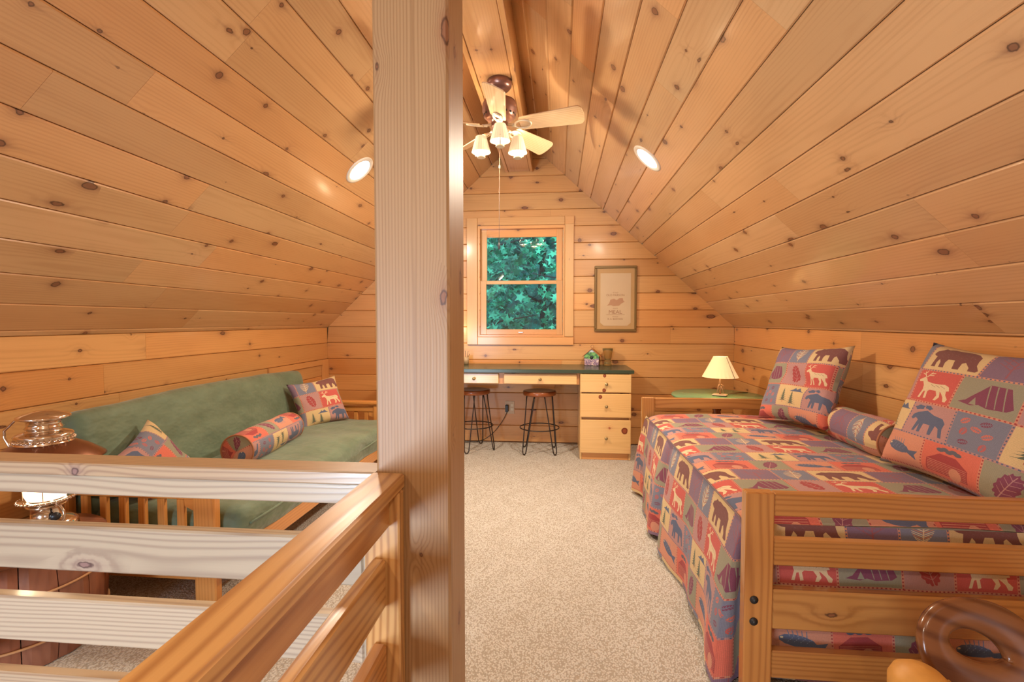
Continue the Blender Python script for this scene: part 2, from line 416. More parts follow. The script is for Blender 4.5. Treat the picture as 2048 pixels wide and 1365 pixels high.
def ceiling(name, X0, Z0, seed, off, pitch, label):
    sg = 1 if X0 < AX else -1
    d = Vector((AX - X0, 0, AZ - Z0)); L = d.length; d.normalize()
    nrm = Vector((-d.z * -sg, 0, -abs(d.x)))     # towards the room
    nrm = Vector((sg * d.z, 0, -abs(d.x)))
    e = -nrm * 0.019; e2 = -nrm * 0.12
    a = Vector((X0, 0, Z0)); b = Vector((AX, 0, AZ))
    vs = []
    for Y in (YB, YW + .1):
        for p in (a + e, b + e, b + e2, a + e2): vs.append((p.x, Y, p.z))
    mb = MB().add(vs, [(0, 1, 2, 3), (7, 6, 5, 4), (0, 4, 5, 1), (1, 5, 6, 2), (2, 6, 7, 3), (3, 7, 4, 0)])
    c_ = slab(name, mb, plain(name + '_sheathing', (0.62, 0.35, 0.15), 0.5), label=label)
    rnd = random.Random(seed)
    v0 = 0.0; v1 = off
    while v0 < L - .01:
        W = v1 - v0
        ys = [YW]; yy = YW + rnd.uniform(-1.2, 0)
        while yy > 0.4:
            yy -= rnd.uniform(1.1, 2.6); ys.append(max(yy, 0.4))
        for i in range(len(ys) - 1):
            if ys[i] - ys[i + 1] < .03: continue
            o = a + d * v0
            if sg > 0:
                # left slope: x along +Y, y along d, n -> need x cross y = n ; (0,1,0)x d
                plank((o.x, ys[i + 1], o.z), (0, 1, 0), d, Vector((0, 1, 0)).cross(d), W, (0, 0), (ys[i] - ys[i + 1],) * 2, M['ceil'], c_)
            else:
                plank((o.x, ys[i], o.z), (0, -1, 0), d, Vector((0, -1, 0)).cross(d), W, (0, 0), (ys[i] - ys[i + 1],) * 2, M['ceil'], c_)
        v0 = v1; v1 = min(v1 + pitch, L)
    return c_
ceiling('ceiling', XL, ZL, 21, 0.038, 0.1700, 'left slope of the knotty pine board ceiling')
ceiling('ceiling_right', XR, ZR, 33, 0.018, 0.1715, 'right slope of the knotty pine board ceiling')

# boxed ridge beam
beam = link('trim_1', None, None, T(AX, 0, 2.75), label='boxed pine ridge beam under the peak', kind='structure')
bx('plank', -0.505, -0.295, YB, YW - .02, 2.752, 2.770, M['ceil'], beam)
bx('edge_board', -0.293, -0.264, YB, YW - .02, 2.746, 3.02, M['trim'], beam)
bx('edge_board', -0.536, -0.507, YB, YW - .02, 2.746, 3.02, M['trim'], beam)
bx('corner_strip', -0.262, -0.216, YB, YW, 2.93, 2.955, M['trim'], beam) if False else None

# knee wall access panel behind the far end of the futon
ap = link('trim_2', None, None, T(XL, 4.3, .5), label='shallow stepped pine frame on the left knee wall beyond the futon back', kind='structure')
bx('top_rail', XL + .001, XL + .020, 3.9, YW - .14, .800, .852, M['trim'], ap, bev=.002)
bx('inner_rail', XL + .001, XL + .012, 4.05, YW - .20, .63, .665, M['trim'], ap, bev=.002)
bx('stile', XL + .001, XL + .014, YW - .14, YW - .005, .30, .852, M['trim'], ap, bev=.002)

# ------------------------------------------------------------ window
glass = NG('window_glass'); nt = glass.t
tr = glass.n('ShaderNodeBsdfTransparent'); gl = glass.n('ShaderNodeBsdfGlossy'); gl.inputs['Roughness'].default_value = 0.01
tr.inputs[0].default_value = (.86, .97, .95, 1)
fr = glass.n('ShaderNodeFresnel'); fr.inputs[0].default_value = 1.5
mx = glass.n('ShaderNodeMixShader'); nt.links.new(fr.outputs[0], mx.inputs[0]); nt.links.new(tr.outputs[0], mx.inputs[1]); nt.links.new(gl.outputs[0], mx.inputs[2])
nt.links.new(mx.outputs[0], nt.nodes['Material Output'].inputs[0]); M['glass'] = glass.m
win = link('window_1', None, None, T(-0.38, YW, 1.1), label='double hung pine window looking out on green leaves', kind='structure')
yf = YW - .022
bx('casing', -0.935, -0.826, yf, YW + .02, 1.010, 2.300, M['trim'], win)
bx('casing', 0.062, 0.150, yf, YW + .02, 1.095, 2.300, M['trim'], win)
bx('casing', -0.824, 0.060, yf - .002, YW + .02, 2.220, 2.300, M['trim'], win)
bx('apron', -0.824, 0.150, yf - .002, YW + .02, 1.010, 1.090, M['trim'], win)
bx('casing', 0.062, 0.150, yf - .004, yf, 2.222, 2.300, M['trim'], win, bev=.001)
# jamb
for (a, b) in ((-0.824, -0.806), (0.044, 0.060)):
    bx('jamb', a, b, YW - .005, YW + .12, 1.092, 2.218, M['trim'], win, bev=.001)
bx('jamb', -0.806, 0.044, YW - .005, YW + .12, 2.190, 2.218, M['trim'], win, bev=.001)
bx('sill', -0.806, 0.044, YW - .005, YW + .12, 1.092, 1.112, M['trim'], win, bev=.001)
def sash(z0, z1, y0, y1, name, side, tb, bb):
    xa, xb = -0.804, 0.042
    s_ = bx(name, xa, xa + side, y0, y1, z0, z1, M['trim'], win, bev=.002)
    bx('stile', xb - side, xb, y0, y1, z0, z1, M['trim'], s_, bev=.002)
    bx('rail', xa + side, xb - side, y0, y1, z1 - tb, z1, M['trim'], s_, bev=.002)
    bx('rail', xa + side, xb - side, y0, y1, z0, z0 + bb, M['trim'], s_, bev=.002)
    bx('pane', xa + side, xb - side, (y0 + y1) / 2 - .002, (y0 + y1) / 2 + .002, z0 + bb, z1 - tb, M['glass'], s_, bev=0)
sash(1.113, 1.665, YW + .018, YW + .050, 'lower_sash', 0.064, 0.036, 0.055)
sash(1.632, 2.189, YW + .055, YW + .087, 'upper_sash', 0.066, 0.078, 0.036)
MB().box(-0.41, -0.36, YW + .004, YW + .018, 1.132, 1.142, .002).build('sash_lift', plain('lift_metal', (.7, .66, .6), .3, .8), win)

# hardware of the wall: outlet with plate
met = plain('almond_plastic', (0.62, 0.42, 0.24), 0.4)
ou = thing('wall_outlet', (-.497, YW - .006, .368), 'almond double outlet set low in the back wall between the two stools', 'outlet')
MB().box(-.545, -.447, YW - .008, YW - .0005, .300, .430, .002).build('cover_plate', met, ou)
for zc in (.346, .388): MB().box(-.484, -.458, YW - .011, YW - .008, zc - .014, zc + .014, .001).build('socket', plain('socket_cream', (.75, .62, .42), .4), ou)
blk = plain('black_plastic', (.02, .02, .022), .4)
pl = thing('power_adapter', (-.522, YW - .03, .36), 'black plug adapter in the outlet with its cord hanging to the floor', 'adapter')
MB().box(-.537, -.507, YW - .052, YW - .011, .325, .395, .004).build('adapter_body', blk, pl)
cp = []
for i in range(25):
    t = i / 24
    cp.append((-.522 - 0.36 * t ** 1.15, YW - .03 - .04 * math.sin(t * 3.1), .322 - .317 * (1 - (1 - t) ** 1.9)))
cp += [(-.96, YW - .04, .005), (-1.02, YW - .06, .005)]
MB().tube(cp, 0.0035, 6).build('cord', blk, pl)
# ------------------------------------------------------------ woven lodge fabric (drawn here in code, no files)
def make_print():
    TWm, THm, PX = 0.545, 0.56, 1900
    Wp, Hp = int(TWm * PX), int(THm * PX)
    img = np.zeros((Hp, Wp, 3), np.float32)
    def hx(r, g, b): return np.array((r, g, b), np.float32) / 255.
    BEI, PUR, BLU, RED, GRN, MAU, SAL, COR = hx(212, 186, 134), hx(120, 98, 124), hx(112, 120, 142), hx(196, 82, 76), hx(142, 142, 120), hx(176, 132, 130), hx(206, 140, 114), hx(212, 104, 86)
    BRN, PLM, DBL, DGR, CRM, DRD = hx(112, 68, 66), hx(118, 58, 84), hx(78, 94, 126), hx(84, 98, 82), hx(222, 202, 160), hx(158, 58, 62)
    def poly(x0, y0, w_, h_, pts, col, a=1.0):
        P = np.array(pts, np.float32) * (w_, h_) + (x0, y0)
        a0, b0 = np.floor(P.min(0)).astype(int); a1, b1 = np.ceil(P.max(0)).astype(int)
        a0 = max(a0, 0); b0 = max(b0, 0); a1 = min(a1, Wp); b1 = min(b1, Hp)
        if a1 <= a0 or b1 <= b0: return
        X, Y = np.meshgrid(np.arange(a0, a1) + .5, np.arange(b0, b1) + .5)
        ins = np.zeros(X.shape, bool); n = len(P)
        for i in range(n):
            xa, ya = P[i]; xb, yb = P[(i + 1) % n]
            if ya == yb: continue
            c_ = ((ya > Y) != (yb > Y)) & (X < (xb - xa) * (Y - ya) / (yb - ya) + xa)
            ins ^= c_
        sub = img[b0:b1, a0:a1]; sub[ins] = sub[ins] * (1 - a) + col * a
    def seg(x0, y0, w_, h_, p, q, r, col):
        p = np.array(p, float); q = np.array(q, float); d = q - p; l = math.hypot(*(d * (w_, h_))) + 1e-6
        nn = np.array((-d[1] * h_, d[0] * w_)) / l * r
        nn = nn / (w_, h_)
        poly(x0, y0, w_, h_, [p + nn, q + nn * .6, q - nn * .6, p - nn], col)
    def ell(cx, cy, rx, ry, rot=0, n=20, j=0.0, k=9):
        o = []
        for i in range(n):
            a = 2 * math.pi * i / n; q = 1 + j * math.sin(k * a)
            x_, y_ = rx * math.cos(a) * q, ry * math.sin(a) * q
            o.append((cx + x_ * math.cos(rot) - y_ * math.sin(rot), cy + x_ * math.sin(rot) + y_ * math.cos(rot)))
        return o
    def bear(b, col=BRN):
        poly(*b, [(.06, .58), (.10, .70), (.19, .78), (.23, .85), (.30, .82), (.38, .86), (.52, .84), (.66, .86), (.80, .80), (.88, .68), (.89, .50), (.91, .34), (.98, .16), (.95, .10), (.84, .10), (.83, .22), (.74, .40), (.70, .34), (.70, .10), (.60, .10), (.59, .24), (.57, .42), (.46, .42), (.43, .28), (.44, .10), (.34, .10), (.33, .30), (.29, .40), (.25, .26), (.26, .10), (.16, .10), (.17, .36), (.18, .50), (.12, .52)], col)
        rn = random.Random(1)
        for _ in range(26):
            cx, cy = rn.uniform(.25, .82), rn.uniform(.5, .8)
            seg(*b, (cx, cy), (cx + .03, cy - .03), 1.6, col * .72 + .16)
    def deer(b, col=CRM):
        poly(*b, [(.05, .66), (.12, .72), (.20, .78), (.26, .72), (.30, .64), (.44, .60), (.62, .60), (.76, .62), (.86, .56), (.90, .44), (.84, .42), (.86, .30), (.94, .18), (.92, .08), (.86, .08), (.82, .22), (.74, .34), (.70, .38), (.74, .20), (.68, .08), (.62, .08), (.66, .24), (.60, .38), (.44, .38), (.40, .32), (.42, .10), (.36, .08), (.34, .32), (.30, .30), (.26, .08), (.20, .08), (.26, .36), (.24, .50), (.18, .62), (.08, .60)], col)
        for a_, q in (((.21, .77), (.12, .96)), ((.16, .86), (.06, .90)), ((.23, .77), (.34, .97)), ((.27, .85), (.40, .86)), ((.30, .91), (.42, .94)), ((.14, .91), (.20, .98))): seg(*b, a_, q, 4.5, col)
        for i in range(9): seg(*b, (.42 + .04 * i, .56 - .02 * (i % 3)), (.47 + .04 * i, .53 - .02 * (i % 3)), 1.6, col * .55)
    def moose(b, col=DBL):
        poly(*b, [(.06, .48), (.08, .60), (.18, .70), (.28, .74), (.40, .80), (.60, .70), (.82, .66), (.90, .54), (.88, .36), (.92, .08), (.85, .08), (.80, .34), (.72, .40), (.68, .08), (.61, .08), (.60, .38), (.44, .38), (.42, .08), (.35, .08), (.34, .34), (.28, .08), (.22, .08), (.26, .46), (.18, .52), (.12, .44)], col)
        poly(*b, ell(.17, .86, .13, .075, .3, 18, .18, 5), col); poly(*b, ell(.40, .90, .10, .06, -.3, 18, .18, 5), col)
    def leaf(b, col, vein, rot=0.0, c=(.5, .52), s=(.20, .40)):
        aspect = b[2] / b[3]
        P = ell(0, 0, s[0], s[1], 0, 40, .10, 13)
        cr, sr = math.cos(rot), math.sin(rot)
        def tf(p): return (c[0] + (p[0] * cr - p[1] * sr), c[1] + (p[0] * sr + p[1] * cr))
        poly(*b, [tf(p) for p in P], col)
        seg(*b, tf((0, -s[1] * 1.25)), tf((0, s[1] * .9)), 3.2, vein)
        for i in range(4):
            yv = -s[1] * .6 + i * s[1] * .38
            for q in (-1, 1): seg(*b, tf((0, yv)), tf((q * s[0] * .75, yv + s[1] * .3)), 2.0, vein)
    def pine(b, cx, cy, h_, col):
        for i in range(6):
            t = i / 6; ww = .26 * (1 - t) * h_ / .8 + .03
            poly(*b, [(cx - ww, cy + t * h_), (cx - ww * .45, cy + t * h_ + h_ * .06), (cx, cy + (t + .30) * h_), (cx + ww * .45, cy + t * h_ + h_ * .06), (cx + ww, cy + t * h_), (cx, cy + t * h_ + h_ * .05)], col)
        seg(*b, (cx, cy - .08), (cx, cy + .1), 3, DRD)
    def tent(b):
        poly(*b, [(.10, .22), (.22, .30), (.38, .62), (.48, .86), (.80, .84), (.94, .30), (.86, .20), (.60, .16), (.46, .22), (.34, .16)], PLM)
        for k in (.52, .64, .76): seg(*b, (k - .04, .84), (k + .06, .20), 4.0, GRN)
        poly(*b, [(.30, .20), (.36, .42), (.42, .20)], GRN)
    def baretree(b, col):
        seg(*b, (.5, .05), (.5, .7), 6, col)
        for i, q in enumerate((-1, 1, -1, 1, -1, 1)):
            y_ = .32 + i * .07; seg(*b, (.5, y_), (.5 + q * .34, y_ + .26), 3.2, col); seg(*b, (.5 + q * .17, y_ + .13), (.5 + q * .18, y_ + .34), 2.4, col)
    def feather(b):
        for i in range(14):
            t = i / 13; yv = .15 + .7 * t; ww = .26 * math.sin(math.pi * (.15 + .8 * t))
            for q in (-1, 1): seg(*b, (.5 + (t - .5) * .1, yv), (.5 + (t - .5) * .1 + q * ww, yv + .12), 3.4, CRM if i % 3 else hx(200, 130, 84))
        seg(*b, (.45, .06), (.56, .95), 3.4, CRM)
    def fish(b):
        poly(*b, ell(.46, .50, .32, .17, -.25, 26, .03, 11), DBL); poly(*b, [(.70, .44), (.96, .52), (.90, .36), (.94, .20), (.74, .36)], DBL)
        for i in range(5): seg(*b, (.34 + .07 * i, .62), (.30 + .08 * i, .80), 4, BLU)
        for i in range(12): seg(*b, (.3 + .035 * i, .46 + .05 * (i % 3)), (.32 + .035 * i, .49 + .05 * (i % 3)), 2, hx(130, 150, 180))
        poly(*b, ell(.20, .58, .03, .03), CRM)
    def cabin(b):
        poly(*b, [(.08, .08), (.08, .46), (.30, .72), (.60, .72), (.84, .46), (.84, .08)], DRD)
        for i in range(7): seg(*b, (.10, .12 + i * .055), (.82, .12 + i * .055), 2.2, SAL)
        poly(*b, ell(.60, .20, .12, .20), SAL)
        for i in range(5): poly(*b, ell(.30 + i * .08, .84 + .04 * (i % 2), .07, .06), hx(84, 90, 104))
    # layout, rows from the top down; (width fraction, ground, motif)
    def border(x0, y0, w_, h_, base=SAL, dash=DBL, t=15):
        # dashes on the left and the bottom edge of the patch
        img[int(y0):int(y0 + t), int(x0):int(x0 + w_)] = base
        img[int(y0):int(y0 + h_), int(x0):int(x0 + t)] = base
        n = max(int(w_ / 24), 1)
        for i in range(n):
            a = int(x0 + (i + .25) * w_ / n); img[int(y0 + 3):int(y0 + t - 3), a:a + 11] = dash
        n = max(int(h_ / 24), 1)
        for i in range(n):
            a = int(y0 + (i + .25) * h_ / n); img[a:a + 11, int(x0 + 3):int(x0 + t - 3)] = dash
    rows = [
        [(.43, BEI, 'bear'), (.30, PUR, 'tree'), (.27, BLU, 'feather')],
        [(.34, RED, 'deer'), (.37, GRN, 'tent'), (.29, MAU, 'leafr')],
        [(.33, MAU, 'moose'), (.30, BLU, 'leaves'), (.37, BEI, 'pines')],
        [(.36, COR, 'cabin'), (.28, GRN, 'leafp'), (.36, SAL, 'fish')],
    ]
    shift = [0, .02, .10, .30]
    rh = Hp / 4.0
    for r, row in enumerate(rows):
        y0 = Hp - (r + 1) * rh
        tmp = img.copy(); x0 = 0.0
        for (fw, gc, mt) in row:
            w_ = fw * Wp
            img[int(y0):int(y0 + rh), int(x0):int(x0 + w_) + 1] = gc
            b = (x0 + 17, y0 + 17, w_ - 20, rh - 20)
            if mt == 'bear': bear(b)
            elif mt == 'tree': baretree(b, hx(148, 84, 96))
            elif mt == 'feather': feather(b)
            elif mt == 'deer': deer(b)
            elif mt == 'tent': tent(b)
            elif mt == 'leafr': leaf(b, DRD, MAU, .25)
            elif mt == 'moose': moose(b)
            elif mt == 'leaves':
                rn = random.Random(4)
                for i, (cx, cy) in enumerate(((.22, .8), (.62, .82), (.25, .5), (.72, .5), (.3, .2), (.7, .18), (.48, .62))):
                    leaf(b, (COR, PLM, RED)[i % 3], BLU, rn.uniform(-1.5, 1.5), (cx, cy), (.07, .11))
            elif mt == 'pines':
                pine(b, .28, .22, .55, DGR); pine(b, .62, .10, .55, DGR)
                poly(*b, [(.50, .72), (.62, .80), (.68, .90), (.74, .82), (.82, .92), (.90, .76), (.98, .72)], DBL)
            elif mt == 'cabin': cabin(b)
            elif mt == 'leafp': leaf(b, PLM, MAU, -.4)
            elif mt == 'fish': fish(b)
            border(x0, y0, w_, rh, SAL if r != 2 else MAU, DRD if r % 2 else DBL)
            x0 += w_
        img[int(y0):int(y0 + rh)] = np.roll(img[int(y0):int(y0 + rh)], int(shift[r] * Wp), axis=1)
    rs = np.random.RandomState(5)
    n1 = rs.normal(1, .05, (Hp, Wp, 1)).astype(np.float32)
    ribs = 1 + .05 * np.sin(np.arange(Wp) * 2 * np.pi / 5.0)[None, :, None]
    img = img * .84 + np.array((192, 160, 142), np.float32) / 255. * .16
    img = np.clip(img * n1 * ribs, 0, 1)
    out = np.ones((Hp, Wp, 4), np.float32); out[..., :3] = img
    im = bpy.data.images.new('lodge_weave', Wp, Hp)
    im.pixels.foreach_set(out.ravel()); im.update(); im.pack()
    return im, TWm, THm
PRINT, TW_, TH_ = make_print()
def fabric_mat(name, gain=1.0):
    g = NG(name)
    uv = g.n('ShaderNodeTexCoord').outputs['UV']
    tx = g.n('ShaderNodeTexImage', image=PRINT, extension='REPEAT'); g.put(tx.inputs[0], uv)
    ob_ = g.n('ShaderNodeTexCoord').outputs['Object']
    b = g.noise(ob_, 420, 2)
    c = g.mix(1.0, tx.outputs[0], (gain, gain, gain), 'MULTIPLY')
    g.out(c, 0.9, b, 0.35, 0.002)
    g.b.inputs['Specular IOR Level'].default_value = 0.12
    g.b.inputs['Sheen Weight'].default_value = 0.08
    return g.m
M['print'] = fabric_mat('lodge_tapestry', 1.0)
def uvm(u, v): return (u / TW_, v / TH_)

# cloth green
g = NG('green_cotton'); ob_ = g.n('ShaderNodeTexCoord').outputs['Object']
wr = g.noise(g.n('ShaderNodeMapping', ins={0: ob_, 3: (3, 3, 6)}).outputs[0], 1.6, 3, .55)
fine = g.noise(ob_, 260, 2)
c = g.mix(g.sstep(wr, .3, .7), (0.105, 0.155, 0.090), (0.150, 0.210, 0.130))
M['green'] = g.out(c, .62, g.ma('ADD', g.ma('MULTIPLY', wr, 6.0), g.ma('MULTIPLY', fine, .12)), .35, .012)
g.b.inputs['Sheen Weight'].default_value = .35

def cushion(name, w_, h_, t, mw, uv0, label, us=1.0,  cat='pillow', group=None, seed=1, dent=0.0, piping=False, n=26, pinch=.10):
    """square knife-edge pillow: front and back skins; local x,y in plane, z thickness"""
    rn = random.Random(seed); ph = [rn.uniform(0, 6) for _ in range(6)]
    def fn(sgn):
        def f(u, v):
            a, b = 2 * u - 1, 2 * v - 1
            pr = ((1 - abs(a) ** 2.6) * (1 - abs(b) ** 2.6))
            th = t / 2 * max(pr, 0) ** .42
            k = 1 - pinch * (1 - abs(b) ** 2) * abs(a) ** 2
            k2 = 1 - pinch * (1 - abs(a) ** 2) * abs(b) ** 2
            x_ = a * w_ / 2 * k; y_ = b * h_ / 2 * k2
            wv_ = .006 * math.sin(5 * a + ph[0]) * math.sin(4 * b + ph[1]) + .004 * math.sin(9 * (a + b) + ph[2]) * (1 - pr)
            dd_ = dent * math.exp(-((b - .1 + .35 * a) / .16) ** 2) * math.exp(-((a - .25) / .6) ** 2) if sgn > 0 else 0
            return Vector((x_, y_, sgn * (th + wv_ * min(1, pr * 3)) - dd_))
        return f
    mb = MB()
    uvf = lambda u, v: uvm(uv0[0] + u * w_ * us, uv0[1] + v * h_)
    mb.grid(fn(1), n, n, uvf); mb.grid(fn(-1), n, n, lambda u, v: uvm(uv0[0] + .3 + u * w_, uv0[1] + .2 + v * h_))
    o = mb.build(name, M['print'], None, mw, label=label, cat=cat, group=group)
    bm = bmesh.new(); bm.from_mesh(o.data); bmesh.ops.remove_doubles(bm, verts=bm.verts, dist=1e-4); bmesh.ops.recalc_face_normals(bm, faces=bm.faces); bm.to_mesh(o.data); bm.free()
    return o
def bolster(p0, p1, r, uv0, label, seed=1, roll=0.0):
    p0 = Vector(p0); p1 = Vector(p1); x_ = (p1 - p0); L = x_.length; x_.normalize()
    y_ = Vector((0, 0, 1)).cross(x_).normalized(); z_ = x_.cross(y_)
    rn = random.Random(seed); ph = rn.uniform(0, 6)
    def f(u, v):
        a = 2 * math.pi * v + roll
        e = min(u, 1 - u) * L
        rr = r * (1 - .10 * math.exp(-e / .02)) * (1 + .02 * math.sin(9 * u + ph) + .015 * math.sin(3 * a + 5 * u))
        return Vector((u * L, rr * math.cos(a), rr * math.sin(a)))
    body = MB().grid(f, 30, 30, lambda u, v: uvm(uv0[0] + u * L, uv0[1] + v * 2 * math.pi * r))
    o = body.build('bolster_pillow', M['print'], None, frame(p0, x_, y_, z_), label=label, cat='pillow')
    for e, nm in ((0, 'end_cap'), (1, 'end_cap')):
        def fe(u, v):
            a = 2 * math.pi * v; q = (1 - u); rr = r * .90 * q
            d = .018 * (1 - q ** 2) * (1 + .25 * math.sin(14 * a) * (1 - u)) - .012 * math.exp(-(q / .12) ** 2)
            return Vector(((L + d) if e else -d, rr * math.cos(a), rr * math.sin(a)))
        MB().grid(fe, 8, 30, lambda u, v: uvm(.30 + v * .5, .02 + u * .1)).build(nm, M['print'], o, frame(p0, x_, y_, z_))
        ring = [(L if e else 0, r * .93 * math.cos(a), r * .93 * math.sin(a)) for a in [2 * math.pi * k / 36 for k in range(36)]]
        MB().tube(ring, .005, 6, closed=True).build('piping', plain('piping_tan', (.42, .17, .08), .8), o, frame(p0, x_, y_, z_))
    return o
MX = Matrix(((1, 0, 0, 0), (0, 0, 1, 0), (0, 1, 0, 0), (0, 0, 0, 1)))
# ------------------------------------------------------------ support post and railings
post = thing('support_post', (-.365, 1.28, 0), 'thick square pine post rising from the railing corner to the ridge', 'post')
bx('post_shaft', -0.458, -0.268, 1.190, 1.380, 0.0, 2.748, M['post'], post, bev=.006)

sr = thing('stair_railing', (-.42, .5, 0), 'orange pine railing running toward the viewer from the post', 'railing')
bx('handrail', -0.467, -0.383, -1.0, 1.186, 0.832, 0.869, M['rail'], sr, bev=.005)
bx('top_rail', -0.445, -0.409, -1.0, 1.145, 0.748, 0.831, M['rail'], sr)
for z1 in (.668, .455, .242):
    bx('rail_board', -0.455, -0.419, -1.0, 1.146, z1 - .122, z1, M['rail'], sr, bev=.006)
bx('newel_cleat', -0.475, -0.386, 1.148, 1.187, 0.0, 0.830, M['rail'], sr, bev=.004)
bx('newel', -0.475, -0.386, -1.09, -1.002, 0.0, 0.95, M['rail'], sr, bev=.004)

fr_ = thing('loft_railing', (-1.4, 1.25, 0), 'horizontal board railing in front of the barrel, daylight on its front', 'railing')
bx('handrail', -2.43, -0.462, 1.200, 1.289, 0.828, 0.863, M['rail_daylit'], fr_, bev=.004)
bx('top_rail', -2.43, -0.506, 1.215, 1.253, 0.742 + .03, 0.827, M['rail_daylit'], fr_)
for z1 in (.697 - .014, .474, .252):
    bx('rail_board', -2.43, -0.506, 1.212, 1.250, z1 - .128, z1, M['rail_daylit'], fr_, bev=.005)
bx('end_cleat', -0.503, -0.462, 1.205, 1.29, 0.0, 0.827, M['rail_daylit'], fr_, bev=.004)
bx('end_cleat', -2.43, -2.39, 1.251, 1.29, 0.0, 0.827, M['rail_daylit'], fr_, bev=.004)

# ------------------------------------------------------------ desk
BR = plain('antique_brass', (.42, .33, .18), .3, .9)
desk_g = NG('green_laminate'); oc = desk_g.n('ShaderNodeTexCoord').outputs['Object']
M['lam'] = desk_g.out(desk_g.mix(desk_g.noise(oc, 300, 2), (.040, .062, .040), (.055, .080, .052)), .24)
dt = thing('desk_counter', (-.5, 4.7, 0), 'long dark green desktop along the back wall', 'desk')
MB().box(-1.50, .672, 4.418, YW - .002, .782, .814, .003).build('desktop', M['lam'], dt)
def knob(p, par):
    MB().lathe([(0.0045, 0), (0.0045, .012), (.012, .016), (.0145, .022), (.011, .028), (0, .030)], 16, T(*p) @ RX(90)).build('knob', BR, par)
# apron drawers
ap_f = bx('apron_frame', -1.02, .193, 4.468, 4.486, .672, .781, M['wall'], dt)
for (a, b) in ((-.497, .168), (-1.00, -.545)):
    d_ = bx('drawer', a, b, 4.446, 4.466, .677, .770, M['drawer'], dt, bev=.004)
    knob(((a + b) / 2, 4.446, .722), d_)
KN = plain('red_knot', (.20, .040, .014), .35, vs=120, var=.3); KN2 = plain('knot_heart', (.33, .085, .03), .35)
def knot(p, r, par):
    a_ = [(r * (1 + .08 * math.sin(3 * t + r * 900)) * math.cos(t), r * 1.15 * (1 + .06 * math.cos(2 * t)) * math.sin(t)) for t in [2 * math.pi * i / 20 for i in range(20)]]
    MB().prism([(p[0] + u, p[2] + v) for u, v in a_], p[1] - .0004, p[1], MX).build('knot', KN, par)
    MB().prism([(p[0] + u * .6, p[2] + v * .6) for u, v in a_], p[1] - .0007, p[1] - .0004, MX).build('knot', KN2, par)
def pedestal(x0, x1, label):
    cb = thing('drawer_cabinet', ((x0 + x1) / 2, 4.7, 0), label, 'cabinet', 'drawer cabinets under the green desktop')
    bx('side_panel', x0, x0 + .018, 4.432, YW - .004, .0, .780, M['drawer'], cb)
    bx('side_panel', x1 - .018, x1, 4.432, YW - .004, .0, .780, M['drawer'], cb)
    bx('base_board', x0 + .019, x1 - .019, 4.436, 4.455, 0, .064, M['wall'], cb)
    bx('front_frame', x0 + .019, x1 - .019, 4.445, 4.462, .066, .780, M['wall'], cb)
    for (z0, z1, kz) in ((.066, .366, .205), (.390, .602, .490), (.614, .776, .690)):
        d_ = bx('drawer', x0 + .002, x1 - .002, 4.405, 4.431, z0, z1, M['drawer'], cb, bev=.004)
        knob(((x0 + x1) / 2 + .005, 4.405, kz), d_)
        if x0 > 0:
            for kx, kz2, kr_, row in ((.411, .764, .014, .614), (.407, .634, .016, .614), (.374, .575, .016, .390), (.590, .272, .027, .066)):
                if row == z0: knot((kx, 4.405, kz2), kr_, d_)
    return cb
pedestal(.196, .648, 'light pine three drawer cabinet at the right end of the desk')
pedestal(-1.49, -1.07, 'light pine three drawer cabinet at the left end of the desk behind the post')

# ------------------------------------------------------------ stools
IR = plain('dark_steel', (.065, .05, .042), .35, .85)
def stool(loc, rz, label, first=None):
    st = thing('hairpin_stool', loc, label, 'stool', 'hairpin stools at the desk', rz=R_(rz))
    mw = WM[st]
    MB().lathe([(.10, .545), (.145, .545), (.157, .550), (.160, .560), (.160, .578), (.155, .587), (.145, .589), (.12, .586), (0, .583)], 36, None).build('seat', M['seat'], st, mw)
    for k in range(4):
        a = R_(45 + 90 * k); ca, sa = math.cos(a), math.sin(a); tx, ty = -sa, ca
        def P(r, z, off): return (r * ca + tx * off, r * sa + ty * off, z)
        pts = [P(.118, .545, .052)]
        for i in range(9): 
            t = i / 8; pts.append(P(.125 + .075 * t, .50 - .455 * t, .050 - .027 * t))
        for i in range(1, 8):
            b = math.pi * i / 8; pts.append(P(.200 + .006 * math.sin(b), .045 - .040 * math.sin(b), .023 * math.cos(b)))
        for i in range(9):
            t = i / 8; pts.append(P(.200 - .075 * t, .045 + .455 * t, -.023 - .027 * t))
        pts.append(P(.118, .545, -.052))
        MB().tube(pts, .0055, 8).build('leg', IR, st, mw)
    ring = [(.186 * math.cos(2 * math.pi * k / 48), .186 * math.sin(2 * math.pi * k / 48), .235) for k in range(48)]
    MB().tube(ring, .0055, 8, closed=True).build('foot_ring', IR, st, mw)
    return st
stool((-.178, 4.665, 0), 3, 'round dark wood stool on hairpin legs beside the drawer cabinet')
stool((-.82, 4.70, 0), 35, 'round dark wood stool on hairpin legs half hidden behind the post')

